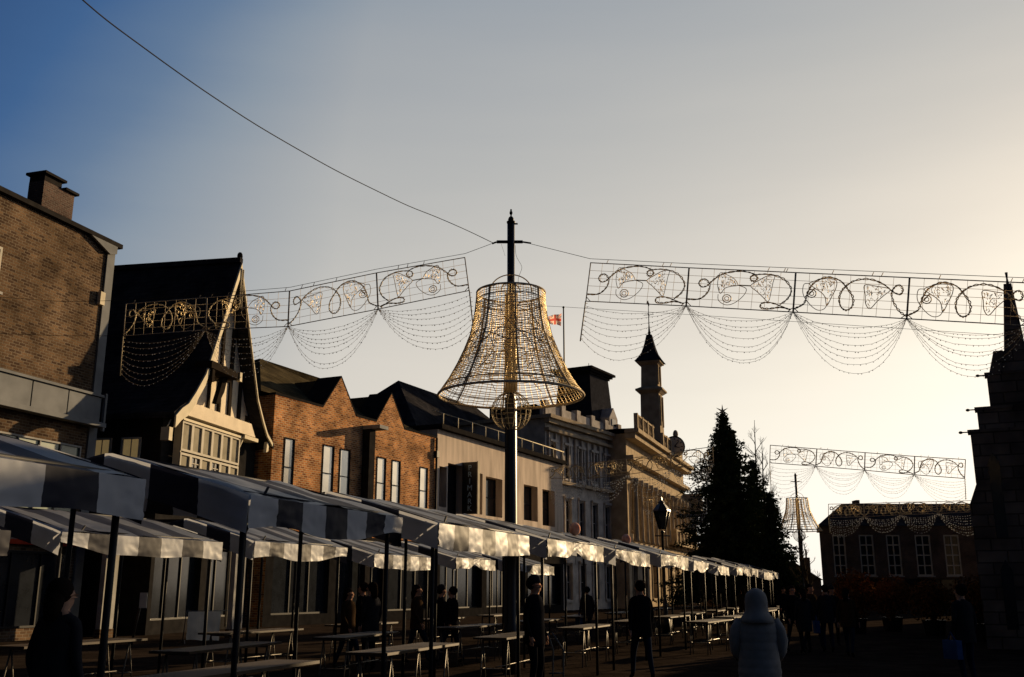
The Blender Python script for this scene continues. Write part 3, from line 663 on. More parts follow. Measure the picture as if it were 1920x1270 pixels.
for (pa, pb, ya, yb) in ((1862, 1884, 1010, 850), (1862, 1884, 1180, 1050)):
    w = MB(); xa, xb = X(pa, 950), X(pb, 950); za, zb = Z(ya), Z(yb)
    w.prism([(xa, za), (xb, za), (xb, zb - .3), ((xa + xb) / 2, zb), (xa, zb - .3)], -.03, -.003); w.build('lancet_window', M['glass'], b)

# ================================================================== DECORATED BELL POLES
def bell_pole(loc, label, netting=True):
    root = thing('bell_pole', label, 'light pole', loc, 0, 'bell decorated poles in the market square')
    Zp = lambda py: P(957, py, 21).z
    w = MB(); w.lathe([(.16, 0), (.16, .9), (.135, 1.0), (.125, 3.2), (.12, 5.5), (.085, 5.7), (.085, Zp(418))], 0, 0, 12); w.box(-.13, -.09, -.14, -.10, .2, 5.6); w.build('pole', M['black'], root)
    w = MB(); w.lathe([(.095, Zp(419)), (.10, Zp(416)), (.06, Zp(414)), (.07, Zp(412)), (.05, Zp(408)), (.01, Zp(405))], 0, 0, 10); w.box(.08, .15, -.02, .02, Zp(421), Zp(419)); w.build('finial', M['steel'], root)
    w = MB(); za = Zp(454); w.box(-.32, .26, -.03, .03, za - .025, za + .03); w.tube([(.26, 0, za), (.45, 0, za - .03)], .02, 6); w.tube([(-.32, 0, za), (-.42, 0, za - .04)], .02, 6); w.build('cross_arm', M['steel'], root)
    w = MB(); w.lathe([(.11, 5.72), (.125, 6.2), (.115, 6.9), (.125, 7.5), (.11, 7.95)], 0, 0, 14)
    for k in range(14):
        a0 = k * .45; w.tube([(.135 * math.cos(a0 + .25 * math.sin(z * 3 + k)), .135 * math.sin(a0 + .25 * math.sin(z * 3 + k)), z) for z in [5.72 + i * .15 for i in range(16)]], .01, 3)
    w.build('light_wrap', M['goldwire'], root)
    prof = [(.75, 7.97), (.76, 7.75), (.78, 7.55), (.815, 7.30), (.88, 7.0), (1.0, 6.68), (1.15, 6.35), (1.32, 6.03), (1.46, 5.82), (1.565, 5.67)]
    def rad(z):
        for (r0, z0), (r1, z1) in zip(prof, prof[1:]):
            if z1 <= z <= z0: return r0 + (r1 - r0) * (z0 - z) / (z0 - z1)
        return prof[-1][0]
    def ring(r, z, n=40, j=0): return [(r * math.cos(2 * math.pi * i / n), r * math.sin(2 * math.pi * i / n), z + j * math.sin(i * 2.3 + z * 5)) for i in range(n)]
    bell = MB()
    bell.tube(ring(.75, 7.97), .022, 6, closed=True); bell.tube(ring(.757, 7.78), .012, 5, closed=True); bell.tube(ring(1.56, 5.67, 56), .028, 6, closed=True); bell.tube(ring(1.42, 5.86, 56), .012, 5, closed=True)
    for k in range(8):
        a = k * math.pi / 4 + .12; bell.tube([(r * math.cos(a), r * math.sin(a), z) for r, z in prof], .019, 5)
    bo = bell.build('bell', M['garland'], root)
    w = MB(); rnd = random.Random(3)
    if netting:
        nr = 46
        for i in range(nr):
            z = 7.95 - (7.95 - 5.69) * i / (nr - 1); r = rad(z) - .005
            w.tube([(r * math.cos(2 * math.pi * q / 48) * (1 + rnd.uniform(-.004, .004)), r * math.sin(2 * math.pi * q / 48), z + rnd.uniform(-.015, .015)) for q in range(48)], .0095, 3, closed=True)
        for k in range(72):
            a = 2 * math.pi * k / 72 + rnd.uniform(-.02, .02); w.tube([((r - .005) * math.cos(a + rnd.uniform(-.01, .01)), (r - .005) * math.sin(a), z) for r, z in prof], .0065, 3)
    else:
        for i in range(14):
            z = 7.95 - (7.95 - 5.69) * i / 13; w.tube(ring(rad(z) - .005, z, 32), .016, 3, closed=True)
        for k in range(20): a = k * math.pi / 10; w.tube([(r * math.cos(a), r * math.sin(a), z) for r, z in prof], .02, 4)
    w.build('netting', M['goldwire'], bo)
    # garland swirls laid on the bell surface
    w = MB()
    for k in range(8):
        a0 = k * math.pi / 4 + .5
        def sp(u, v):                            # u sideways in metres, v height
            r = rad(v) + .012; a = a0 + u / r; return (r * math.cos(a), r * math.sin(a), v)
        c_, s_ = [], []
        for i in range(26):
            t = i / 25; an = t * 2 * math.pi * 1.15; rr = .24 * (1 - .45 * t); c_.append(sp(.1 + rr * math.cos(an), 6.75 + rr * math.sin(an)))
        w.tube(c_, .009, 4)
        w.tube([sp(-.34 + .28 * math.sin(i / 16 * 5), 6.0 + 1.5 * i / 16) for i in range(17)], .009, 4)
        w.tube([sp(.3 - .2 * math.sin(i / 12 * 4), 6.25 + 1.35 * i / 12) for i in range(13)], .008, 4)
        w.tube([sp((i / 10 - .5) * 1.1, 6.78 + .10 * math.sin(i / 10 * 6.2)) for i in range(11)], .011, 4)
    w.build('swirl_garland', M['garland'], bo)
    for rr, tw_ in ((.46, 0), (.24, .5)):
        w = MB(); w.tube([(rr * math.cos(math.pi * i / 16) * math.cos(tw_), rr * math.cos(math.pi * i / 16) * math.sin(tw_) - .1, 7.97 + rr * .85 * math.sin(math.pi * i / 16)) for i in range(17)], .014, 5); w.build('handle', M['tinsel'], bo)
    w = MB(); zc, rc = 5.33, .42
    for k in range(9):
        a = k * math.pi / 9; w.tube([(rc * math.cos(t) * math.cos(a), rc * math.cos(t) * math.sin(a), zc + rc * math.sin(t)) for t in [2 * math.pi * i / 28 for i in range(28)]], .008, 4, closed=True)
    for k in range(-3, 4):
        z = zc + k * .1; r = math.sqrt(rc * rc - (z - zc) ** 2); w.tube(ring(r, z, 28), .005, 3, closed=True)
    w.build('clapper', M['tinsel'], root)
    return root
pp = P(958, 1105, 21)
bell_pole((pp.x, 21, 0), 'tall black pole wearing the large golden wire bell in the middle of the square')
p2 = P(1506, 1105, 72); bp2 = bell_pole((p2.x, 72, 0), 'distant black pole with the smaller looking wire bell beside the conifer', False)
# bird on the pole
bt = P(957, 405, 21); bd = MB(); bd.ball((0, 0, .05), .035, .05, .055, 8, 6); bd.ball((0, -.01, .115), .022, .025, .024, 8, 6); bd.tube([(0, -.03, .115), (0, -.055, .112)], [.006, .001], 4); bd.tube([(0, .03, .03), (0, .10, -.02)], [.02, .008], 5)
bd.tube([(-.012, 0, 0), (-.012, 0, -.02)], .004, 4); bd.tube([(.012, 0, 0), (.012, 0, -.02)], .004, 4)
tag(bd.build('bird', M['grey_cloth'], None, (pp.x, 21, P(957, 405, 21).z + .02)), 'small dark bird perched on top of the central pole', 'bird')

# ================================================================== GARLAND BANNERS ACROSS THE SQUARE
def cr(pts, n=6, closed=False):                       # Catmull-Rom
    out = []; m = len(pts)
    for i in range(m if closed else m - 1):
        p0, p1, p2_, p3 = [pts[j % m] if closed else pts[max(0, min(m - 1, j))] for j in (i - 1, i, i + 1, i + 2)]
        for k in range(n):
            t = k / n; out.append(tuple(.5 * (2 * b_ + (c - a) * t + (2 * a - 5 * b_ + 4 * c - d) * t * t + (-a + 3 * b_ - 3 * c + d) * t ** 3) for a, b_, c, d in zip(p0, p1, p2_, p3)))
    if not closed: out.append(pts[-1])
    return out
def circ(cx, cy, r, n=12, asp=.42): return [(cx + r * asp * math.cos(2 * math.pi * i / n), cy + r * math.sin(2 * math.pi * i / n)) for i in range(n)]
DES = {
 'A': dict(
  scroll=[cr([(.01, .82), (.12, .80), (.19, .65), (.215, .45), (.18, .30), (.13, .30), (.11, .40), (.14, .48), (.19, .44), (.24, .30), (.33, .12), (.48, .03), (.60, .06), (.66, .17), (.64, .27), (.60, .25), (.60, .15), (.66, .09), (.78, .08), (.90, .18), (.97, .42), (.95, .65), (.88, .83)]),
          cr([(.97, .95), (.90, .88), (.80, .80), (.72, .82), (.71, .93), (.78, .95), (.88, .90), (.97, .93)])],
  bells=[([(.48, .40), (.44, .24), (.38, .16), (.31, .10), (.29, .25), (.29, .45), (.32, .64), (.36, .50), (.42, .44)], (.385, .76), .10),
         ([(.60, .40), (.68, .24), (.74, .14), (.81, .10), (.80, .30), (.79, .50), (.77, .78), (.72, .68), (.66, .54)], None, 0)],
  ring=cr([(.48, .40), (.56, .48), (.54, .66), (.46, .86), (.38, .92), (.31, .82), (.30, .66)]), link=[(.48, .40), (.60, .40)]),
 'B': dict(
  scroll=[cr([(.0, .92), (.06, .84), (.10, .74), (.12, .5), (.17, .25), (.28, .08), (.40, .14), (.47, .32), (.53, .55), (.53, .78), (.48, .88), (.43, .80), (.41, .58), (.44, .35), (.53, .14), (.66, .08), (.78, .18), (.87, .36), (.93, .42), (.95, .30), (.92, .20), (.88, .26), (.86, .42), (.89, .66), (.95, .86), (1.0, .93)])],
  bells=[([(.13, .27), (.22, .16), (.30, .13), (.37, .17), (.37, .36), (.34, .56), (.30, .80), (.28, .60), (.24, .48), (.18, .38)], (.155, .52), .10),
         ([(.62, .25), (.72, .26), (.84, .32), (.79, .48), (.74, .62), (.68, .82), (.64, .70), (.63, .48)], None, 0)],
  ring=cr([(.13, .27), (.08, .30), (.08, .55), (.15, .80), (.22, .92), (.28, .88), (.31, .72)]), link=[(.18, .38), (.13, .55)]),
}
def inside(p_, poly):
    c = False; n = len(poly)
    for i in range(n):
        (x0, y0), (x1, y1) = poly[i], poly[(i + 1) % n]
        if (y0 > p_[1]) != (y1 > p_[1]) and p_[0] < (x1 - x0) * (p_[1] - y0) / (y1 - y0) + x0: c = not c
    return c
def banner(nodes, types, label, mirror, drops, detail=1.0, sag=1.0, seed=1, bk=1.0):
    rnd = random.Random(seed)
    top = [P(n[0], n[1], n[4]) for n in nodes]; bot = [P(n[2], n[3], n[4]) for n in nodes]
    org = top[0].copy()
    root = thing('garland_banner', label, 'light decoration', org, 0, 'bell garland banners strung across the square')
    rel = lambda v: v - org
    for i, ty in enumerate(types):
        a, b_, c, d = top[i], top[i + 1], bot[i], bot[i + 1]
        def Q(u, v, off=0.0):
            q = a.lerp(b_, u).lerp(c.lerp(d, u), v) - org; q.y += off; return q
        fr = MB(); tb = .011 if detail > .5 else .016; TH = 1 if detail > .5 else (1.4 if bk < 2 else 2.0)
        fr.tube([Q(0, 0), Q(1, 0)], tb, 5); fr.tube([Q(0, 1), Q(1, 1)], tb, 5); fr.tube([Q(.003, 0), Q(.003, 1)], tb * 1.1, 5); fr.tube([Q(.997, 0), Q(.997, 1)], tb * 1.1, 5)
        for v in (.2, .4, .6, .8): fr.tube([Q(0, v), Q(1, v)], .0045, 3)
        for u in (.13, .25, .36, .5, .62, .74, .86): fr.tube([Q(u + .01 * (u > .5), -.0), Q(u, 1)], .004, 3)
        for k in range(3): u = rnd.uniform(.05, .95); fr.tube([Q(u, 0), Q(u + .015, -.1)], .008, 3)
        fr.tube([Q(.0, .88), Q(.05, 1.0)], .008, 4); fr.tube([Q(1.0, .88), Q(.95, 1.0)], .008, 4)
        frame = fr.build('panel_frame', M['garland'], root)
        mu = (lambda u: 1 - u) if mirror else (lambda u: u)
        D = DES[ty]
        sc = MB()
        for line in D['scroll']:
            for ph in (0, math.pi):
                sc.tube([Q(mu(u) + .006 * math.sin(k * 1.1 + ph), v + .014 * math.cos(k * 1.1 + ph), .015 * math.sin(k * .9 + ph)) for k, (u, v) in enumerate(line)], .0095 * TH, 4)
        sc.build('scroll', M['tinsel'], frame)
        rg = MB(); rg.tube([Q(mu(u), v, -.02) for u, v in D['ring']], .007 * TH, 4); rg.tube([Q(mu(u), v, -.02) for u, v in D['link']], .012, 4); rg.build('outline_ring', M['tinsel'], frame)
        for poly, cl, crad in D['bells']:
            be = MB(); be.tube([Q(mu(u), v, -.03) for u, v in cr(poly, 4, True)], .008 * TH, 4, closed=True)
            us = [p_[0] for p_ in poly]; vs = [p_[1] for p_ in poly]; cnt = 0
            pts = []
            while cnt < int(60 * detail):
                p_ = (rnd.uniform(min(us), max(us)), rnd.uniform(min(vs), max(vs)))
                if inside(p_, poly): pts.append(p_); cnt += 1
            for p_ in pts:
                an = rnd.choice((.5, 2.2, 1.2)) + rnd.uniform(-.3, .3); l = rnd.uniform(.03, .07)
                q_ = (p_[0] + l * .4 * math.cos(an), p_[1] + l * 1.3 * math.sin(an))
                if inside(q_, poly): be.tube([Q(mu(p_[0]), p_[1], -.03), Q(mu(q_[0]), q_[1], -.03)], .006 * TH, 3)
            if cl:
                be.tube([Q(mu(u), v, -.03) for u, v in circ(cl[0], cl[1], crad)], .01, 4, closed=True); be.tube([Q(mu(u), v, -.03) for u, v in circ(cl[0], cl[1], crad * .5)], .008, 4, closed=True)
            be.build('bell_outline', M['goldwire'], frame)
        # swags of bulbs
        sw = MB(); bl = MB(); nstr = 8
        w_ = (b_ - a).length
        for k in range(nstr):
            f = (k + 1) / nstr
            L0, L1 = Q(0, 1), Q(1, 1)
            if i == 0 and drops[0]: L0 = rel(bot[0].lerp(drops[0], f * .92))
            if i == len(types) - 1 and drops[1]: L1 = rel(bot[-1].lerp(drops[1], f * .92))
            ended = (i == 0 and drops[0]) or (i == len(types) - 1 and drops[1])
            sg = (.16 + .86 * f ** 1.25) * w_ / 1.95 * sag * (.62 if ended else 1) * rnd.uniform(.94, 1.06)
            pts = []
            for s_ in range(17):
                t = s_ / 16; q = L0.lerp(L1, t); e = 1 - abs(2 * t - 1) ** 2.3; q.z -= sg * e + rnd.uniform(-.006, .006); q.y += .02 * math.sin(k + t * 6); pts.append(q)
            sw.tube(pts, .0034, 3)
            nb = int(20 * (1 if detail > .4 else .8))
            for q_ in range(nb):
                t = (q_ + rnd.uniform(.2, .8)) / nb * 16; ii = min(15, int(t)); q = pts[ii].lerp(pts[ii + 1], t - ii); q.z -= .012
                bl.blob(q, rnd.uniform(.007, .013) * bk)
        so_ = sw.build('swag', M['wire'], frame); bl.build('bulbs', M['bulb'], so_)['kind'] = 'stuff'
    for q, b0 in ((drops[0], bot[0]), (drops[1], bot[-1])):
        if q:
            w = MB(); w.tube([rel(b0), rel(q)], .014, 5)
            for k in range(9): z = rel(b0.lerp(q, (k + .5) / 9)); w.tube([z, z + Vector((.05, -.01, 0))], .006, 3)
            w.build('drop_rod', M['tinsel'], root)
    return top, bot
Y1 = [(1107, 493, 1098, 565, 20.3), (1292, 502.5, 1286.5, 574, 19.2), (1492, 511.5, 1487, 585.5, 18.1), (1705.5, 521, 1700, 598, 17.1), (1930, 531, 1927, 611, 16.2)]
t1, b1 = banner(Y1, 'AABB', 'large bell garland banner strung to the right of the central pole', False, (P(1088, 640, 20.3), None))
Y2 = [(236, 570, 231, 630, 23.4), (388, 558.5, 385, 619, 22.7), (543, 546, 540, 612.5, 22), (706, 512, 709, 580, 21.4), (872, 483, 880, 545, 20.9)]
t2, b2 = banner(Y2, 'BABA', 'bell garland banner sloping across the gable roof left of the central pole', True, (P(225, 705, 23.4), P(888, 622, 20.9)), seed=2, bk=1.35)
Y3 = [(1444, 835, 1443, 868, 42), (1531.6, 842, 1529.5, 874.5, 41), (1622, 849, 1621, 882, 40), (1715, 856, 1714, 890.5, 39.2), (1810.5, 862, 1809, 897.5, 38.4)]
t3, b3 = banner(Y3, 'ABAB', 'mid distance bell garland banner against the bright sky, right of the conifer', False, (P(1446, 925, 42), P(1811, 937, 38.4)), .45, seed=3, bk=1.3)
Y4 = [(1030.6, 877, 1031, 897, 50), (1101, 868.6, 1104, 898, 48.5), (1174, 861, 1175.5, 890, 47), (1256, 849, 1259, 879, 45.2), (1336, 838, 1338, 869, 43.8)]
t4, b4 = banner(Y4, 'BABA', 'mid distance bell garland banner in front of the pale stone building', True, (P(1033, 941, 50), None), .45, seed=4, bk=2.6)
Y5 = [(1553, 945.6, 1553, 971, 56), (1619, 944.5, 1621, 969, 55.3), (1686, 942, 1689, 965.5, 54.6), (1755, 941, 1758, 963, 53.8), (1822, 939, 1828, 960, 53)]
t5, b5 = banner(Y5, 'BBAB', 'farthest right bell garland banner along the dark terrace roof', True, (P(1556, 1000, 56), P(1832, 1000, 53)), .4, seed=5, bk=2.6)
Y6 = [(1204, 927, 1205, 951.5, 60), (1264, 931, 1265, 955, 59), (1325, 935, 1326, 959, 58)]
t6, b6 = banner(Y6, 'BA', 'farthest left bell garland banner behind the street lantern', True, (None, None), .4, seed=6, bk=2.6)
# support cables
def cable(pts, r, label, sag=0):
    o = pts[0].copy(); w = MB(); out = []
    for i in range(len(pts) - 1):
        for k in range(8): t = k / 8; q = pts[i].lerp(pts[i + 1], t); q.z -= sag * math.sin(math.pi * t); out.append(q - o)
    out.append(pts[-1] - o); w.tube(out, r, 5); ob = w.build('cable', M['rubber'], None, o); tag(ob, label, 'cable')
arm_l, arm_r = P(925, 456, 21), P(993, 457, 21)
up = Vector((0, 0, .09))
q_ = [P(x, y, Yd) for x, y, Yd in ((148, -6, 9.2), (200, 38, 9.7), (270, 90, 10.4), (335, 137, 11.1), (400, 182, 11.9), (480, 234, 13.1), (560, 281, 14.4), (630, 320, 15.6), (700, 355, 16.8), (765, 386, 18), (820, 408, 19), (875, 432, 20.2), (925, 456, 21))]
def curve_cable(pts, r, label):
    o = pts[0].copy(); w = MB(); out = cr([tuple(x - o) for x in pts], 4); w.tube(out, r, 5); tag(w.build('cable', M['rubber'], None, o), label, 'cable')
curve_cable(q_, .008, 'long dark cable descending from the top left sky to the central pole')
cable([arm_r, t1[0] + up] + [x + up for x in t1[1:]], .006, 'support cable from the central pole above the large right banner')
cable([arm_l, t2[-1] + up] + [x + up for x in t2[-2::-1]] + [P(120, 566, 24.5), P(-20, 556, 25.5)], .006, 'support cable from the central pole above the left banner')
cable([P(-20, 625, 25.5), P(120, 630, 24.5), b2[0]], .006, 'thin cable crossing the brown brick wall to the left banner')
cable([P(890, 567, 21), P(1060, 576, 20.4), P(1290, 590, 19), P(1500, 604, 18.1), P(1700, 617, 17.1), P(1930, 632, 16.2)], .004, 'thin stay wire running below the large right banner')
cable([P(1265, 932, 59), P(1300, 912, 60), P(1345, 885, 62)], .02, 'taut wire from the stone hall into the conifer')
w = MB(); w.tube([P(940, 458, 21) - arm_l, P(947, 480, 21) - arm_l], .003, 3)
w.tube([Vector(x) for x in cr([tuple(P(x, y, 20.9) - arm_l) for x, y in ((966, 460), (968, 480), (977, 497), (978, 505), (972, 522), (972, 540))])], .004, 4); LOOSE = w.build('cable', M['rubber'], None, arm_l)
tag(LOOSE, 'loose thin wire hanging beside the central pole top', 'cable')

# ================================================================== MARKET STALLS
def cloth_strip(w, p0, p1, z1, z0, n, cols, seed, amp=.03, lift=None, top=None):
    p0, p1 = Vector(p0), Vector(p1); d = (p1 - p0); nn = Vector((d.y, -d.x, 0)).normalized(); rows = 8
    vs = []
    for i in range(n + 1):
        t = i / n; q = p0.lerp(p1, t)
        for j in range(rows + 1):
            v = j / rows; a = amp * v * noise.noise(Vector((q.x * 1.6 + seed * 7, q.y * 1.6, v * .8))) * 1.4 + amp * .42 * (.3 + v) * (.35 - abs(noise.noise(Vector((q.x * 4 + v * 3 + seed, q.y * 4 - v * 3, v * 1.5 + seed)))) * 2.2) + amp * .10 * (.35 - abs(noise.noise(Vector((q.x * 11 - v * 4, q.y * 11 + v * 4, v * 3 + seed)))) * 2)
            drop = (z1 - z0) * (1 + .12 * noise.noise(Vector((q.x * 1.3 + seed, q.y, 3))))
            z = (top(q) if top else z1) - drop * v
            if lift: z += lift(t) * v
            vs.append(q + nn * (a + .01) + Vector((0, 0, z)))
    fs = []; b = len(w.v); w.v += [tuple(x) for x in vs]
    for i in range(n):
        for j in range(rows):
            w.f.append([b + i * (rows + 1) + j, b + (i + 1) * (rows + 1) + j, b + (i + 1) * (rows + 1) + j + 1, b + i * (rows + 1) + j + 1]); w.m.append(cols(i / n)); w.sm.append(True)
SL, SD = 3.35, 2.05
def make_stall(seed, label, name='market_stall'):
    r = thing(name, label, 'market stall', (0, 0, 0), 0, 'striped market stalls in two rows')
    rnd = random.Random(seed)
    for x in (0.03, SL - .03):
        for y in (.03, SD - .03):
            w = MB(); w.tube([(x, y, 0), (x, y, 2.50 if y < 1 else 2.76)], .028, 8); w.build('post', M['steel'], r)
    ov = .10; nx, ny = 35, 14
    def rz(y):                                      # roof height across the stall: low front eave, ridge towards the back
        u = min(1, max(0, (y + ov) / (SD + 2 * ov)))
        return 2.50 + .46 * (u / .72) ** .92 if u < .72 else 2.96 - .16 * ((u - .72) / .28) ** 1.6
    w = MB()
    for y in (.03, SD - .03): w.tube([(0, y, rz(y) - .03), (SL, y, rz(y) - .03)], .02, 6)
    for x in (.03, SL / 2, SL - .03):
        w.tube([(x, y, rz(y) - .03) for y in (.03, .4, .8, 1.2, 1.5, SD - .03)], .018, 6)
    w.tube([(0, 1.5, rz(1.5) - .04), (SL, 1.5, rz(1.5) - .04)], .02, 6); w.tube([(.03, .03, 2.1), (.45, .03, 2.6)], .015, 5)
    w.build('roof_frame', M['steel'], r)
    w = MB(); b = 0
    for i in range(nx + 1):
        for j in range(ny + 1):
            x = -ov + (SL + 2 * ov) * i / nx; y = -ov + (SD + 2 * ov) * j / ny; v = abs(2 * j / ny - 1)
            z = rz(y) - .05 * math.sin(math.pi * min(1, max(0, x / SL * 2 % 1))) * (1 - abs(v - .5)) 
            z += .03 * noise.noise(Vector((x * 1.6 + seed * 3, y * 1.6, 0))) + .012 * noise.noise(Vector((x * 7 + seed, y * 3, 2)))
            z -= .05 * math.exp(-min(x + ov, SL + ov - x) / .1)
            w.v.append((x, y, z))
    for i in range(nx):
        for j in range(ny):
            w.f.append([i * (ny + 1) + j, (i + 1) * (ny + 1) + j, (i + 1) * (ny + 1) + j + 1, i * (ny + 1) + j + 1]); w.m.append(int(i / nx * 7) % 2); w.sm.append(True)
    cn = w.build('canopy', [M['dim_roof_cloth'], M['navy']], r)
    cx = lambda t: (int(min(t, .999) * 7) + (seed > 3)) % 2
    cy = lambda t: (int(min(t, .999) * 4) + 1) % 2
    fl = [lambda t: .05 * math.sin(t * 5), lambda t: .16 * max(0, 1 - t * 4), lambda t: .10 * max(0, t * 3 - 2) + .04 * math.sin(t * 9), lambda t: -.05 * math.sin(t * 3.1), lambda t: .14 * math.exp(-((t - .45) / .12) ** 2), lambda t: .18 * max(0, 1 - t * 2.2)][seed % 6]
    for k, (a, c_, n, col, am) in enumerate((((-ov, -ov - .005, 0), (SL + ov, -ov - .005, 0), 126, cx, .028), ((SL + ov, SD + ov, 0), (-ov, SD + ov, 0), 42, cx, .03), ((-ov - .005, SD + ov, 0), (-ov - .005, -ov, 0), 24, cy, .03), ((SL + ov + .005, -ov, 0), (SL + ov + .005, SD + ov, 0), 24, cy, .03))):
        w = MB(); cloth_strip(w, a, c_, 2.60, 2.26 if k > 1 else 2.30, n, col, seed + k, am, fl if k == 0 else None, lambda q: rz(q.y) - .02); w.build('valance', [M['offwhite'], M['navy']], r)
    return r
protos = [make_stall(s, '') for s in (1, 2, 3, 4, 5, 6)]
def make_table(label):
    r = thing('trestle_table', label, 'table', (0, 0, 0), 0, 'bare trestle tables under the stalls')
    w = MB(); w.box(0, 2.7, 0, .62, .80, .835); w.build('tabletop', M['wood'], r)
    for x in (.3, 2.35):
        w = MB()
        for y in (.08, .54):
            w.tube([(x - .16, y, 0), (x, y, .795)], .014, 6); w.tube([(x + .16, y, 0), (x, y, .795)], .014, 6)
            w.tube([(x - .1, y, .3), (x + .1, y, .3)], .012, 5)
        w.tube([(x, .08, .78), (x, .54, .78)], .016, 6); w.tube([(x - .1, .08, .3), (x - .1, .54, .3)], .012, 5); w.build('trestle', M['alu'], r)
    w = MB(); w.tube([(.3, .3, .32), (2.35, .3, .32)], .01, 5); w.build('brace', M['alu'], r)
    return r
tp = make_table('')
ROWDEG = 20.0
def row_pt(Y, off):                                    # front line of row 1, pushed left by off
    return (-1.74 + .364 * (Y - 11.2) - off * 1.064, Y)
ordn = ['nearest', 'second', 'third', 'fourth', 'fifth', 'sixth', 'seventh', 'eighth', 'ninth', 'tenth', 'eleventh', 'twelfth', 'thirteenth']
s1 = [4.1 + 4.45 * i for i in range(12)]; s1[0] = 4.6; s1[1] = 9.25; s1[2] = 13.2; s2 = [5.8, 10.25, 14.7, 19.2, 23.7, 28.2, 32.7]
first = True; used = set(); tfirst = True
rnd = random.Random(5)
def place_stall(i, Y, off, label, tlabel, tox=.3, toy=.75):
    global tfirst
    k = [0, 1, 2, 3, 4, 5, 1, 0, 3, 5, 2, 4][i % 12] if off < 1 else (i + 2) % 6
    o = protos[k] if k not in used else dup(protos[k]); used.add(k)
    x, y = row_pt(Y, off); o.location = (x, y, rnd.uniform(-.05, .04)*0); o.rotation_euler = (0, 0, R(90 - ROWDEG + (0 if i < 3 else rnd.uniform(-2.6, 2.6)))); o.scale = (1 if i < 3 else rnd.uniform(.9, 1.04), 1, 1 + (0 if i < 3 else rnd.uniform(-.03, .02)))
    o['label'] = label
    if i == 1: o.scale.x = .88
    t = tp if tfirst else dup(tp); tfirst = False
    a = R(90 - ROWDEG + rnd.uniform(-3, 3)); t.location = (x + tox * math.cos(a) - toy * math.sin(a), y + tox * math.sin(a) + toy * math.cos(a), 0); t.rotation_euler = (0, 0, a); t['label'] = tlabel
for i, Y in enumerate(s1):
    place_stall(i, Y, 0, f'{ordn[i]} striped stall of the front row, counted from the left foreground', f'bare trestle table standing under the {ordn[i]} stall of the front row')
for i, Y in enumerate(s2):
    place_stall(i + 20, Y, 5.7, f'{ordn[i]} striped stall of the rear row beside the shopfronts, counted from the left', f'bare trestle table standing under the {ordn[i]} stall of the rear row')

for i in range(2, 11):                                  # more bare tables out in the aisles
    for off, nm in ((3.4, 'aisle behind'), (-1.1, 'open aisle right of')):
        if off < 0 and i < 5: continue
        x, y = row_pt(s1[i] + rnd.uniform(.2, 1.2), off); t = dup(tp); t.location = (x, y, 0); t.rotation_euler = (0, 0, R(90 - ROWDEG + rnd.uniform(-7, 7)))
        t['label'] = f'bare trestle table in the {nm} the {ordn[i]} front stall'; t['group'] = 'bare trestle tables left in the aisles'

# ================================================================== TREES AND SHRUBS
def conifer(loc, H, prof, label, seed, name='conifer_tree', base=1.2, nb=420):
    rnd = random.Random(seed); root = thing(name, label, 'tree', loc, rnd.uniform(0, 6))
    w = MB(); w.tube([(0, 0, 0), (0, 0, H * .5), (0, 0, H * .97)], [.22, .12, .02], 8); w.build('trunk', M['bark'], root)
    def rad(z):
        f = 1 - z / H
        for (f0, r0), (f1, r1) in zip(prof, prof[1:]):
            if f0 <= f <= f1: return r0 + (r1 - r0) * (f - f0) / (f1 - f0)
        return prof[-1][1]
    w = MB(); lim = MB()
    for k in range(nb):
        z = base + (H - base) * (1 - (1 - (k + .5) / nb) ** .62) if False else base + (H - base) * ((k + .5) / nb) ** 1.25
        a = k * 2.39996 + rnd.uniform(-.3, .3); Rr = rad(z) * rnd.choice((.62, .8, .95, 1.05, 1.22)) * rnd.uniform(.92, 1.06) * (1 + .12 * math.sin(a * 2 + z))
        tip = Vector((Rr * math.cos(a), Rr * math.sin(a), z - Rr * .12 + rnd.uniform(-.1, .2)))
        b0 = Vector((0, 0, z + Rr * .05)); lim.tube([b0, b0.lerp(tip, .5) + Vector((0, 0, -.05)), tip], [.03, .02, .008], 3)
        n = max(3, int(Rr * 9))
        for q in range(n):
            t = (q + rnd.random()) / n; t = t ** .7; c = b0.lerp(tip, t)
            for _ in range(5):
                d = Vector((rnd.gauss(0, 1), rnd.gauss(0, 1), rnd.gauss(-.1, .7))).normalized(); s_ = rnd.uniform(.14, .32) * (1.15 - .4 * t)
                e = d.cross(Vector((rnd.random(), rnd.random(), rnd.random()))).normalized() * s_ * .28
                p_ = c + Vector((rnd.gauss(0, .11), rnd.gauss(0, .11), rnd.gauss(0, .07)))
                w.add([p_ - e, p_ + e, p_ + d * s_], [(0, 1, 2)])
    cr_ = w.build('crown', M['needles'], root); lim.build('limb', M['bark'], root)['kind'] = 'stuff'
    return root
c0 = P(1372, 1105, 60); top = P(1365, 779, 60)
ct_ = conifer((c0.x, 60, 0), top.z, [(0, .12), (.08, .55), (.19, 1.2), (.32, 1.9), (.43, 2.35), (.57, 2.75), (.75, 3.1), (1, 3.2)], 'large dark conifer Christmas tree with a star on its tip', 11, nb=520)
st_ = MB(); star = []
for i in range(12): r_ = .42 if i % 2 == 0 else .1; a = i * math.pi / 6; star.append((r_ * math.sin(a), r_ * math.cos(a)))
st_.prism([(x, z + top.z + .25) for x, z in star], -.03, .03); stm = st_.build('star', M['tinsel'], ct_)
ct_.rotation_euler = (0, 0, 0)
c1 = P(1424, 1105, 63); conifer((c1.x, 63, 0), P(1420, 866, 63).z, [(0, .15), (.12, .6), (.3, 1.1), (.6, 1.5), (1, 1.7)], 'dark conifer rising behind the right shoulder of the Christmas tree', 12, nb=300)
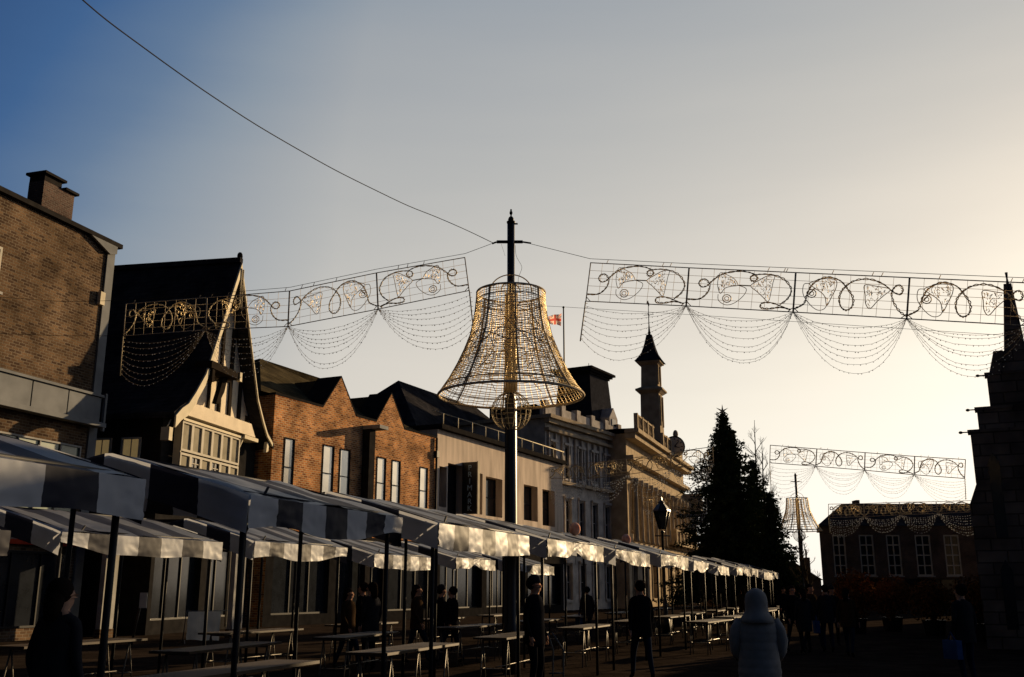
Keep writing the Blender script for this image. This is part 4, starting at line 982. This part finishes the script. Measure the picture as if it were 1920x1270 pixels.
c1 = P(1455, 1105, 57); conifer((c1.x, 57, 0), P(1465, 928, 57).z, [(0, .1), (.2, .55), (.5, 1.25), (.8, 1.7), (1, 1.8)], 'smaller dark conifer just left of the distant bell pole', 13, nb=260)
def bare_tree(loc, H, label, seed):
    rnd = random.Random(seed); root = thing('bare_tree', label, 'tree', loc, 0, 'bare winter trees behind the conifers')
    tr = MB(); cr_ = MB()
    tr.tube([(0, 0, 0), (.1, 0, H * .35), (-.05, 0, H * .7), (.05, 0, H)], [.16, .11, .06, .015], 7); tr.build('trunk', M['bark'], root)
    def br(p, d, l, r, n):
        q = p + d * l; m_ = p.lerp(q, .5) + Vector((rnd.gauss(0, .05), rnd.gauss(0, .05), .06)) * l
        cr_.tube([p, m_, q], [r, r * .75, r * .45], 4)
        if n == 0: return
        for _ in range(3): 
            dd = (d + Vector((rnd.gauss(0, .5), rnd.gauss(0, .5), rnd.uniform(0, .5)))).normalized(); br(p.lerp(q, rnd.uniform(.4, 1)), dd, l * .62, r * .5, n - 1)
    for k in range(16):
        z = H * (.3 + .65 * k / 16); a = k * 2.4; br(Vector((0, 0, z)), Vector((math.cos(a) * .55, math.sin(a) * .55, .8)).normalized(), H * .2 * (1.1 - z / H), .03, 3)
    cr_.build('crown', M['bark'], root)
for px, yt, Yd, lb, sd_ in ((1432, 788, 68, 'tall thin bare tree behind the conifers, the taller one', 3), (1444, 830, 66, 'slender bare tree just left of the mid distance banner', 4), (1510, 985, 50, 'short bare tree with sparse twigs behind the distant bell pole', 5)):
    q = P(px, 1105, Yd); bare_tree((q.x, Yd, 0), P(px, yt, Yd).z, lb, sd_)
def shrub(loc, r_, h, label, seed):
    rnd = random.Random(seed); root = thing('autumn_shrub', label, 'shrub', loc, 0, 'rust brown shrubs by the dark terrace')
    w = MB(); w.lathe([(.35, 0), (.42, .5), (.45, .55), (.38, .55)], 0, 0, 10, sm=False); w.build('planter', M['steel'], root)
    w = MB()
    for k in range(9): a = k * .7; w.tube([(0, 0, .5), (r_ * .5 * math.cos(a), r_ * .5 * math.sin(a), .5 + h * .6)], [.03, .01], 4)
    w.build('stem', M['bark'], root)
    w = MB()
    for _ in range(2600):
        d = Vector((rnd.gauss(0, 1), rnd.gauss(0, 1), rnd.gauss(0, 1))).normalized(); q = d * (rnd.random() ** .4); bump_ = 1 + .35 * noise.noise(d * 2.2 + Vector((seed, 0, 0)))
        p_ = Vector((q.x * r_ * bump_, q.y * r_ * bump_, .5 + h * .5 + q.z * h * .5 * bump_)); e = Vector((rnd.gauss(0, 1), rnd.gauss(0, 1), rnd.gauss(0, 1))).normalized() * .05; f = e.cross(d).normalized() * .045
        w.add([p_ - e, p_ + f, p_ + e, p_ - f], [(0, 1, 2, 3)])
    w.build('foliage', M['autumn'], root)
for i, (px, Yd, r_, h, lb) in enumerate(((1600, 40, .9, 1.9, 'rust brown shrub, leftmost below the terrace windows'), (1668, 42, 1.0, 1.7, 'rust orange shrub below the middle terrace windows'), (1745, 38, .9, 1.5, 'low brown shrub below the right terrace windows'), (1830, 34, .8, 1.6, 'brown shrub nearest the church'))):
    q = P(px, 1105, Yd); shrub((q.x, Yd, 0), r_, h, lb, i + 2)

# ================================================================== STREET LANTERN
q = P(1246, 1105, 40); ln = thing('street_lantern', 'black Victorian street lantern in front of the stone hall', 'street lamp', (q.x, 40, 0))
zl = lambda y: P(1246, y, 40).z
w = MB(); w.lathe([(.16, 0), (.16, .5), (.1, .6), (.09, 1.2), (.06, 1.3), (.05, zl(1000)), (.09, zl(999)), (.05, zl(995))], 0, 0, 10); w.tube([(-.3, 0, zl(1005)), (.3, 0, zl(1005))], .025, 5); w.build('post', M['black'], ln)
w = MB(); w.lathe([(.13, zl(993)), (.32, zl(959))], 0, 0, 6, sm=False); w.build('lamp_glass', M['glass'], ln)
w = MB()
for k in range(6): a = k * math.pi / 3; w.tube([(.135 * math.cos(a), .135 * math.sin(a), zl(993)), (.33 * math.cos(a), .33 * math.sin(a), zl(959))], .015, 4)
w.lathe([(.36, zl(959)), (.34, zl(956)), (.2, zl(948)), (.12, zl(944)), (.13, zl(942)), (.05, zl(938)), (.02, zl(932))], 0, 0, 6, sm=False); w.build('lamp_cap', M['black'], ln)

# chimney stack behind the Christmas tree
q = P(1394, 1105, 98); hb_ = thing('distant_block', 'distant building whose tall chimney shows behind the Christmas tree', 'building', (q.x, 98, 0))
w = MB(); w.box(-2.5, 2.5, 0, 8, 0, 6); w.build('wall', M['dark_brick'], hb_)
w = MB(); w.prism([(-2.7, 6), (2.7, 6), (0, 8.5)], -.2, 8.2); w.build('roof', M['slate'], hb_)
w = MB(); w.box(-.45, .45, 2, 3, 6, P(1395, 806, 98).z); w.box(-.6, .6, 1.85, 3.15, P(1395, 806, 98).z + .003, P(1395, 803, 98).z); w.build('chimney', M['dark_brick'], hb_)

# ================================================================== PEOPLE
def skin_mesh(name, verts, edges, mats, zone, parent):
    me = bpy.data.meshes.new(name + '_src'); me.from_pydata([v[0] for v in verts], edges, []); o = bpy.data.objects.new(name + '_src', me); C.objects.link(o)
    sk = o.modifiers.new('s', 'SKIN'); sk.use_smooth_shade = True
    for i, v in enumerate(verts):
        r_ = v[1]; me.skin_vertices[0].data[i].radius = r_ if isinstance(r_, tuple) else (r_, r_)
    me.skin_vertices[0].data[0].use_root = True
    ss = o.modifiers.new('u', 'SUBSURF'); ss.levels = 1; ss.render_levels = 1
    bpy.context.view_layer.update()
    m2 = bpy.data.meshes.new_from_object(o.evaluated_get(bpy.context.evaluated_depsgraph_get())); bpy.data.objects.remove(o)
    m2.materials.clear()
    for m_ in mats: m2.materials.append(m_)
    for p_ in m2.polygons: p_.material_index = zone(p_.center); p_.use_smooth = True
    ob = bpy.data.objects.new(name, m2); C.objects.link(ob); ob.parent = parent; return ob
def make_person(coat, legs, hair, pose='stand', hood=False, bag=False, long_coat=.78, hat=None):
    """figure 1.75 m tall facing -y (towards the camera) at rotation 0"""
    root = thing('person', 'person', 'person')
    st = {'stand': 0, 'walk': .26}[pose]
    V = []; E = []
    def v(x, y, z, r_, par=None):
        V.append(((x, y, z), r_)); 
        if par is not None: E.append((par, len(V) - 1))
        return len(V) - 1
    pel = v(0, 0, .95, (.15, .11)); sp_ = v(0, .0, 1.12, (.14, .10), pel); ch = v(0, -.01, 1.32, (.17, .115), sp_); nb = v(0, 0, 1.46, (.10, .08), ch)
    nk = v(0, -.005, 1.53, .055, nb); h0 = v(0, -.02, 1.60, (.07, .08), nk); h1 = v(0, -.015, 1.68, (.078, .095), h0); h2 = v(0, 0, 1.745, (.06, .07), h1)
    v(0, -.125, 1.645, .012, h0)                     # nose
    v(-.085, .0, 1.65, .014, h1); v(.085, .0, 1.65, .014, h1)
    for s_ in (-1, 1):
        sh = v(s_ * .17, 0, 1.43, .06, nb); el = v(s_ * .235, .03 + st * .3 * s_, 1.16, .045, sh); wr = v(s_ * .24, -.06 + st * .6 * s_, .93, .03, el)
        pm = v(s_ * .24, -.08 + st * .7 * s_, .86, (.034, .018), wr)
        for k in range(4):
            f1_ = v(s_ * (.24), -.105 + st * .75 * s_ + k * .019, .80 - (.004 if k in (0, 3) else 0), .0085, pm); v(s_ * .235, -.105 + st * .75 * s_ + k * .017, .755 + (.008 if k == 3 else 0), .0075, f1_)
        v(s_ * .215, -.12 + st * .75 * s_, .835, .010, pm)
        hp = v(s_ * .09, 0, .88, (.095, .10), pel); fy = -st * s_
        kn = v(s_ * .105, -.02 + fy * .55 - .03, .50, .062, hp); an = v(s_ * .11, fy + .02, .10, .04, kn); ft = v(s_ * .12, fy - .13, .035, (.038, .03), an)
    def zone(c):
        if c.z > 1.51: return 0
        if abs(c.x) > .19 and c.z < .90: return 0
        if c.z < .12: return 3
        if c.z < .92 and abs(c.x) < .21: return 2
        return 1
    skin_mesh('body', V, E, [M['skin'], coat, legs, M['shoe']], zone, root)
    # coat as a lofted garment over the torso
    w = MB(); n = 20; rings = [(long_coat, .215, .15), (.95, .20, .145), (1.1, .19, .135), (1.28, .205, .14), (1.40, .20, .12), (1.47, .12, .09), (1.52, .07, .07)]
    if hood: rings = [(long_coat - .2, .26, .2)] + [(z, a + .06, c_ + .06) for z, a, c_ in rings]
    b = 0
    if hood:
        rr = []
        for i in range(60):
            z = rings[0][0] + (rings[-1][0] - rings[0][0]) * i / 59
            for (z0, a0, c0_), (z1, a1, c1_) in zip(rings, rings[1:]):
                if z0 <= z <= z1 + 1e-6: t = (z - z0) / (z1 - z0); A, B_ = a0 + (a1 - a0) * t, c0_ + (c1_ - c0_) * t; break
            puff = .005 * abs(math.sin(z * math.pi / .105)) if z < 1.44 else 0
            rr.append((z, A + puff, B_ + puff))
        rings = rr
    for z, a, c_ in rings:
        for k in range(n): an = 2 * math.pi * k / n; w.v.append((a * math.cos(an), c_ * math.sin(an), z))
    for i in range(len(rings) - 1):
        for k in range(n): l = (k + 1) % n; w.f.append([i * n + k, i * n + l, (i + 1) * n + l, (i + 1) * n + k]); w.m.append(0); w.sm.append(True)
    w.build('coat', coat, root)
    if hood:
        w = MB(); w.lathe([(.24, 1.40), (.215, 1.46), (.18, 1.50), (.155, 1.54), (.15, 1.60), (.152, 1.66), (.145, 1.72), (.125, 1.77), (.09, 1.81), (.04, 1.835), (.005, 1.84)], 0, .015, 20, sx=.98, sy=.95); w.build('hood', coat, root)
        for s_ in (-1, 1):
            w = MB(); w.tube([(s_ * .20, 0, 1.42), (s_ * .27, .02, 1.3), (s_ * .30, .03, 1.18), (s_ * .29, -.03, 1.04), (s_ * .25, -.08, .94)], [.085, .088, .08, .07, .05], 12); w.build('sleeve', coat, root)
    else:
        w = MB(); b0 = len(w.v); w.ball((0, .03, 1.685), .098, .116, .108, 14, 9)
        if hair == 'long': w.tube([(0, .05, 1.70), (0, .09, 1.58), (0, .10, 1.45)], [.085, .08, .05], 10)
        w.build('hair', M['hair'], root)
    if hat:
        w = MB(); w.lathe([(.10, 1.69), (.105, 1.72), (.09, 1.79), (.03, 1.82)], 0, 0, 14); w.build('hat', hat, root)
    if bag:
        w = MB(); w.box(.22, .34, -.2, .14, .50, .82); w.tube([(.28, -.12, .82), (.27, -.05, .96), (.28, .05, .82)], .012, 5); w.build('shopping_bag', M['blue_sign'], root)
    return root
T_hood = make_person(M['blue_puffer'], M['denim'], 'short', hood=True)
T_a = make_person(M['black_cloth'], M['denim'], 'short', 'walk'); T_b = make_person(M['grey_cloth'], M['black_cloth'], 'long', 'stand', long_coat=.6)
T_c = make_person(M['brown_cloth'], M['denim'], 'long', 'walk'); T_d = make_person(M['black_cloth'], M['black_cloth'], 'short', 'stand', hat=M['grey_cloth']); T_e = make_person(M['grey_cloth'], M['denim'], 'short', 'stand', bag=True)
usedp = set()
def put(T, px, Yd, h, rot, label, group=None, X=None):
    o = dup(T) if T.name in usedp else T; usedp.add(T.name)
    q = P(px, 1105, Yd); o.location = (q.x, Yd, 0); o.scale = (h / 1.77,) * 3; o.rotation_euler = (0, 0, R(rot)); o['label'] = label
    if group: o['group'] = group
    elif 'group' in o: del o['group']
put(T_hood, 1416, 12.3, 1.60, 172, 'person in a slate blue hooded puffer coat seen from behind in the foreground')
put(T_a, 1200, 19.5, 1.80, 190, 'dark clothed person walking away in the foreground, just left of the hooded coat')
put(T_d, 1002, 16.5, 1.83, 60, 'dark clothed person in a knitted hat by the foot of the central pole')
put(T_b, 118, 8.2, 1.72, 160, 'dark figure in a long coat under the nearest stall at the left')
grp = 'shoppers walking in the middle of the square'
for i, (T, px, Yd, h, rot, lb) in enumerate(((T_a, 1484, 28, 1.74, 10, 'dark walking shopper, leftmost of the group right of the hooded coat'), (T_b, 1504, 27.5, 1.66, 185, 'shopper in a long charcoal coat, second from left beside the hooded coat'),
        (T_c, 1518, 29, 1.78, 20, 'shopper in a brown coat in the middle of the group right of the hooded coat'), (T_e, 1546, 28, 1.76, 175, 'shopper carrying a blue bag at the right of the group'), (T_d, 1558, 31, 1.72, 0, 'shopper in a knitted hat, rightmost of the group'),
        (T_c, 1585, 26, 1.66, 150, 'short dark person standing below the leftmost rust shrub'), (T_e, 1800, 18, 1.72, 200, 'dark person with a blue bag near the church at the right'), (T_a, 1468, 44, 1.72, 5, 'small distant walker left of the shopper group'), (T_c, 1392, 46, 1.7, 190, 'small distant walker below the Christmas tree'))):
    put(T, px, Yd, h, rot, lb, grp)
grp = 'people between the two stall rows'
for i, (T, px, Yd, h, rot, lb) in enumerate(((T_c, 655, 22, 1.66, 60, 'person between the stall rows, leftmost below the lit rear awning'), (T_a, 681, 22.6, 1.78, 250, 'tall dark person between the stall rows, second from left'), (T_b, 697, 21.5, 1.78, 230, 'person in a long coat between the stall rows, third from left'),
        (T_c, 783, 24, 1.74, 70, 'brown coated person between the stall rows, middle one'), (T_d, 828, 24.6, 1.72, 100, 'person in a hat between the stall rows, second from right'), (T_a, 848, 24, 1.7, 240, 'dark person between the stall rows, rightmost one'), (T_e, 1100, 33, 1.72, 200, 'person carrying a blue bag among the middle tables'))):
    put(T, px, Yd, h, rot, lb, grp)

# ================================================================== SMALL THINGS AMONG THE STALLS
q = P(381, 1191, 33); rk = thing('cloth_rack', 'pale cloth sheets hung on a low rail before the shop arcade', 'clothes rail', (q.x, 33, 0), R(48))
rk.scale = (1.3, 1, 1)
w = MB(); w.tube([(-.55, 0, 0), (-.5, 0, .98), (.75, 0, .98), (.8, 0, 0)], .015, 6); w.tube([(-.6, -.25, 0), (-.5, 0, .1), (-.6, .25, 0)], .015, 5); w.build('rail', M['alu'], rk)
for x0, x1 in ((-.47, -.02), (.02, .44)):
    w = MB(); cloth_strip(w, (x0, -.03, 0), (x1, -.03, 0), .96, .06, 16, lambda t: 0, 9 + int(x0 * 10), .07); w.build('sheet', M['sheet'], rk)
q = P(272, 1125, 31); bs = thing('notice_sign', 'small square notice on a leaning yellow post behind the left stalls', 'sign', (q.x, 31, 0))
w = MB(); w.box(-.16, .06, -.02, .02, 1.1, 1.55); w.build('board', M['sheet'], bs); w = MB(); w.tube([(-.3, 0, 0), (-.12, .03, 1.3)], .035, 6); w.build('post', M['wood'], bs)
for px, py, Yd, lb in ((1078, 992, 23.5, 'round pink and white balloon above the third striped roof right of the pole'), (1174, 1012, 28, 'round pink and white balloon above the stall roofs below the lantern')):
    q = P(px, py, Yd); o = thing('balloon', lb, 'balloon', q, 0, 'pink and white balloons tied above the stalls')
    w = MB(); w.ball((0, 0, 0), .13, .13, .15, 14, 9); w.build('balloon_skin', M['pink'], o); w = MB(); w.tube([(0, 0, -.15), (.02, 0, -.4), (0, .02, 2.2 - q.z)], .004, 4); w.build('string', M['wire'], o)
# folded hand trolley with two bent tubes
q = P(1043, 1240, 13.5); tr = thing('hand_trolley', 'folded hand trolley with two bent pale tubes by the central pole', 'trolley', (q.x, 13.5, 0), R(10))
w = MB()
for x in (-.07, .07): w.tube([(x * .4 - .08, 0, 1.1), (x + .03, 0, .88), (x + .02, 0, .5), (x * .6, 0, .12)], .012, 6)
w.tube([(-.1, 0, .3), (.1, 0, .3)], .01, 5); w.tube([(-.1, 0, .6), (.1, 0, .6)], .01, 5); w.build('frame', M['alu'], tr)
for x in (-.13, .13):
    w = MB(); w.tube([(x, .07 * math.cos(a) , .08 + .07 * math.sin(a)) for a in [i * math.pi / 7 for i in range(14)]], .015, 5, closed=True); w.build('wheel', M['black'], tr)
w = MB(); w.box(-.12, .12, -.25, 0, .03, .045); w.build('foot_plate', M['alu'], tr)
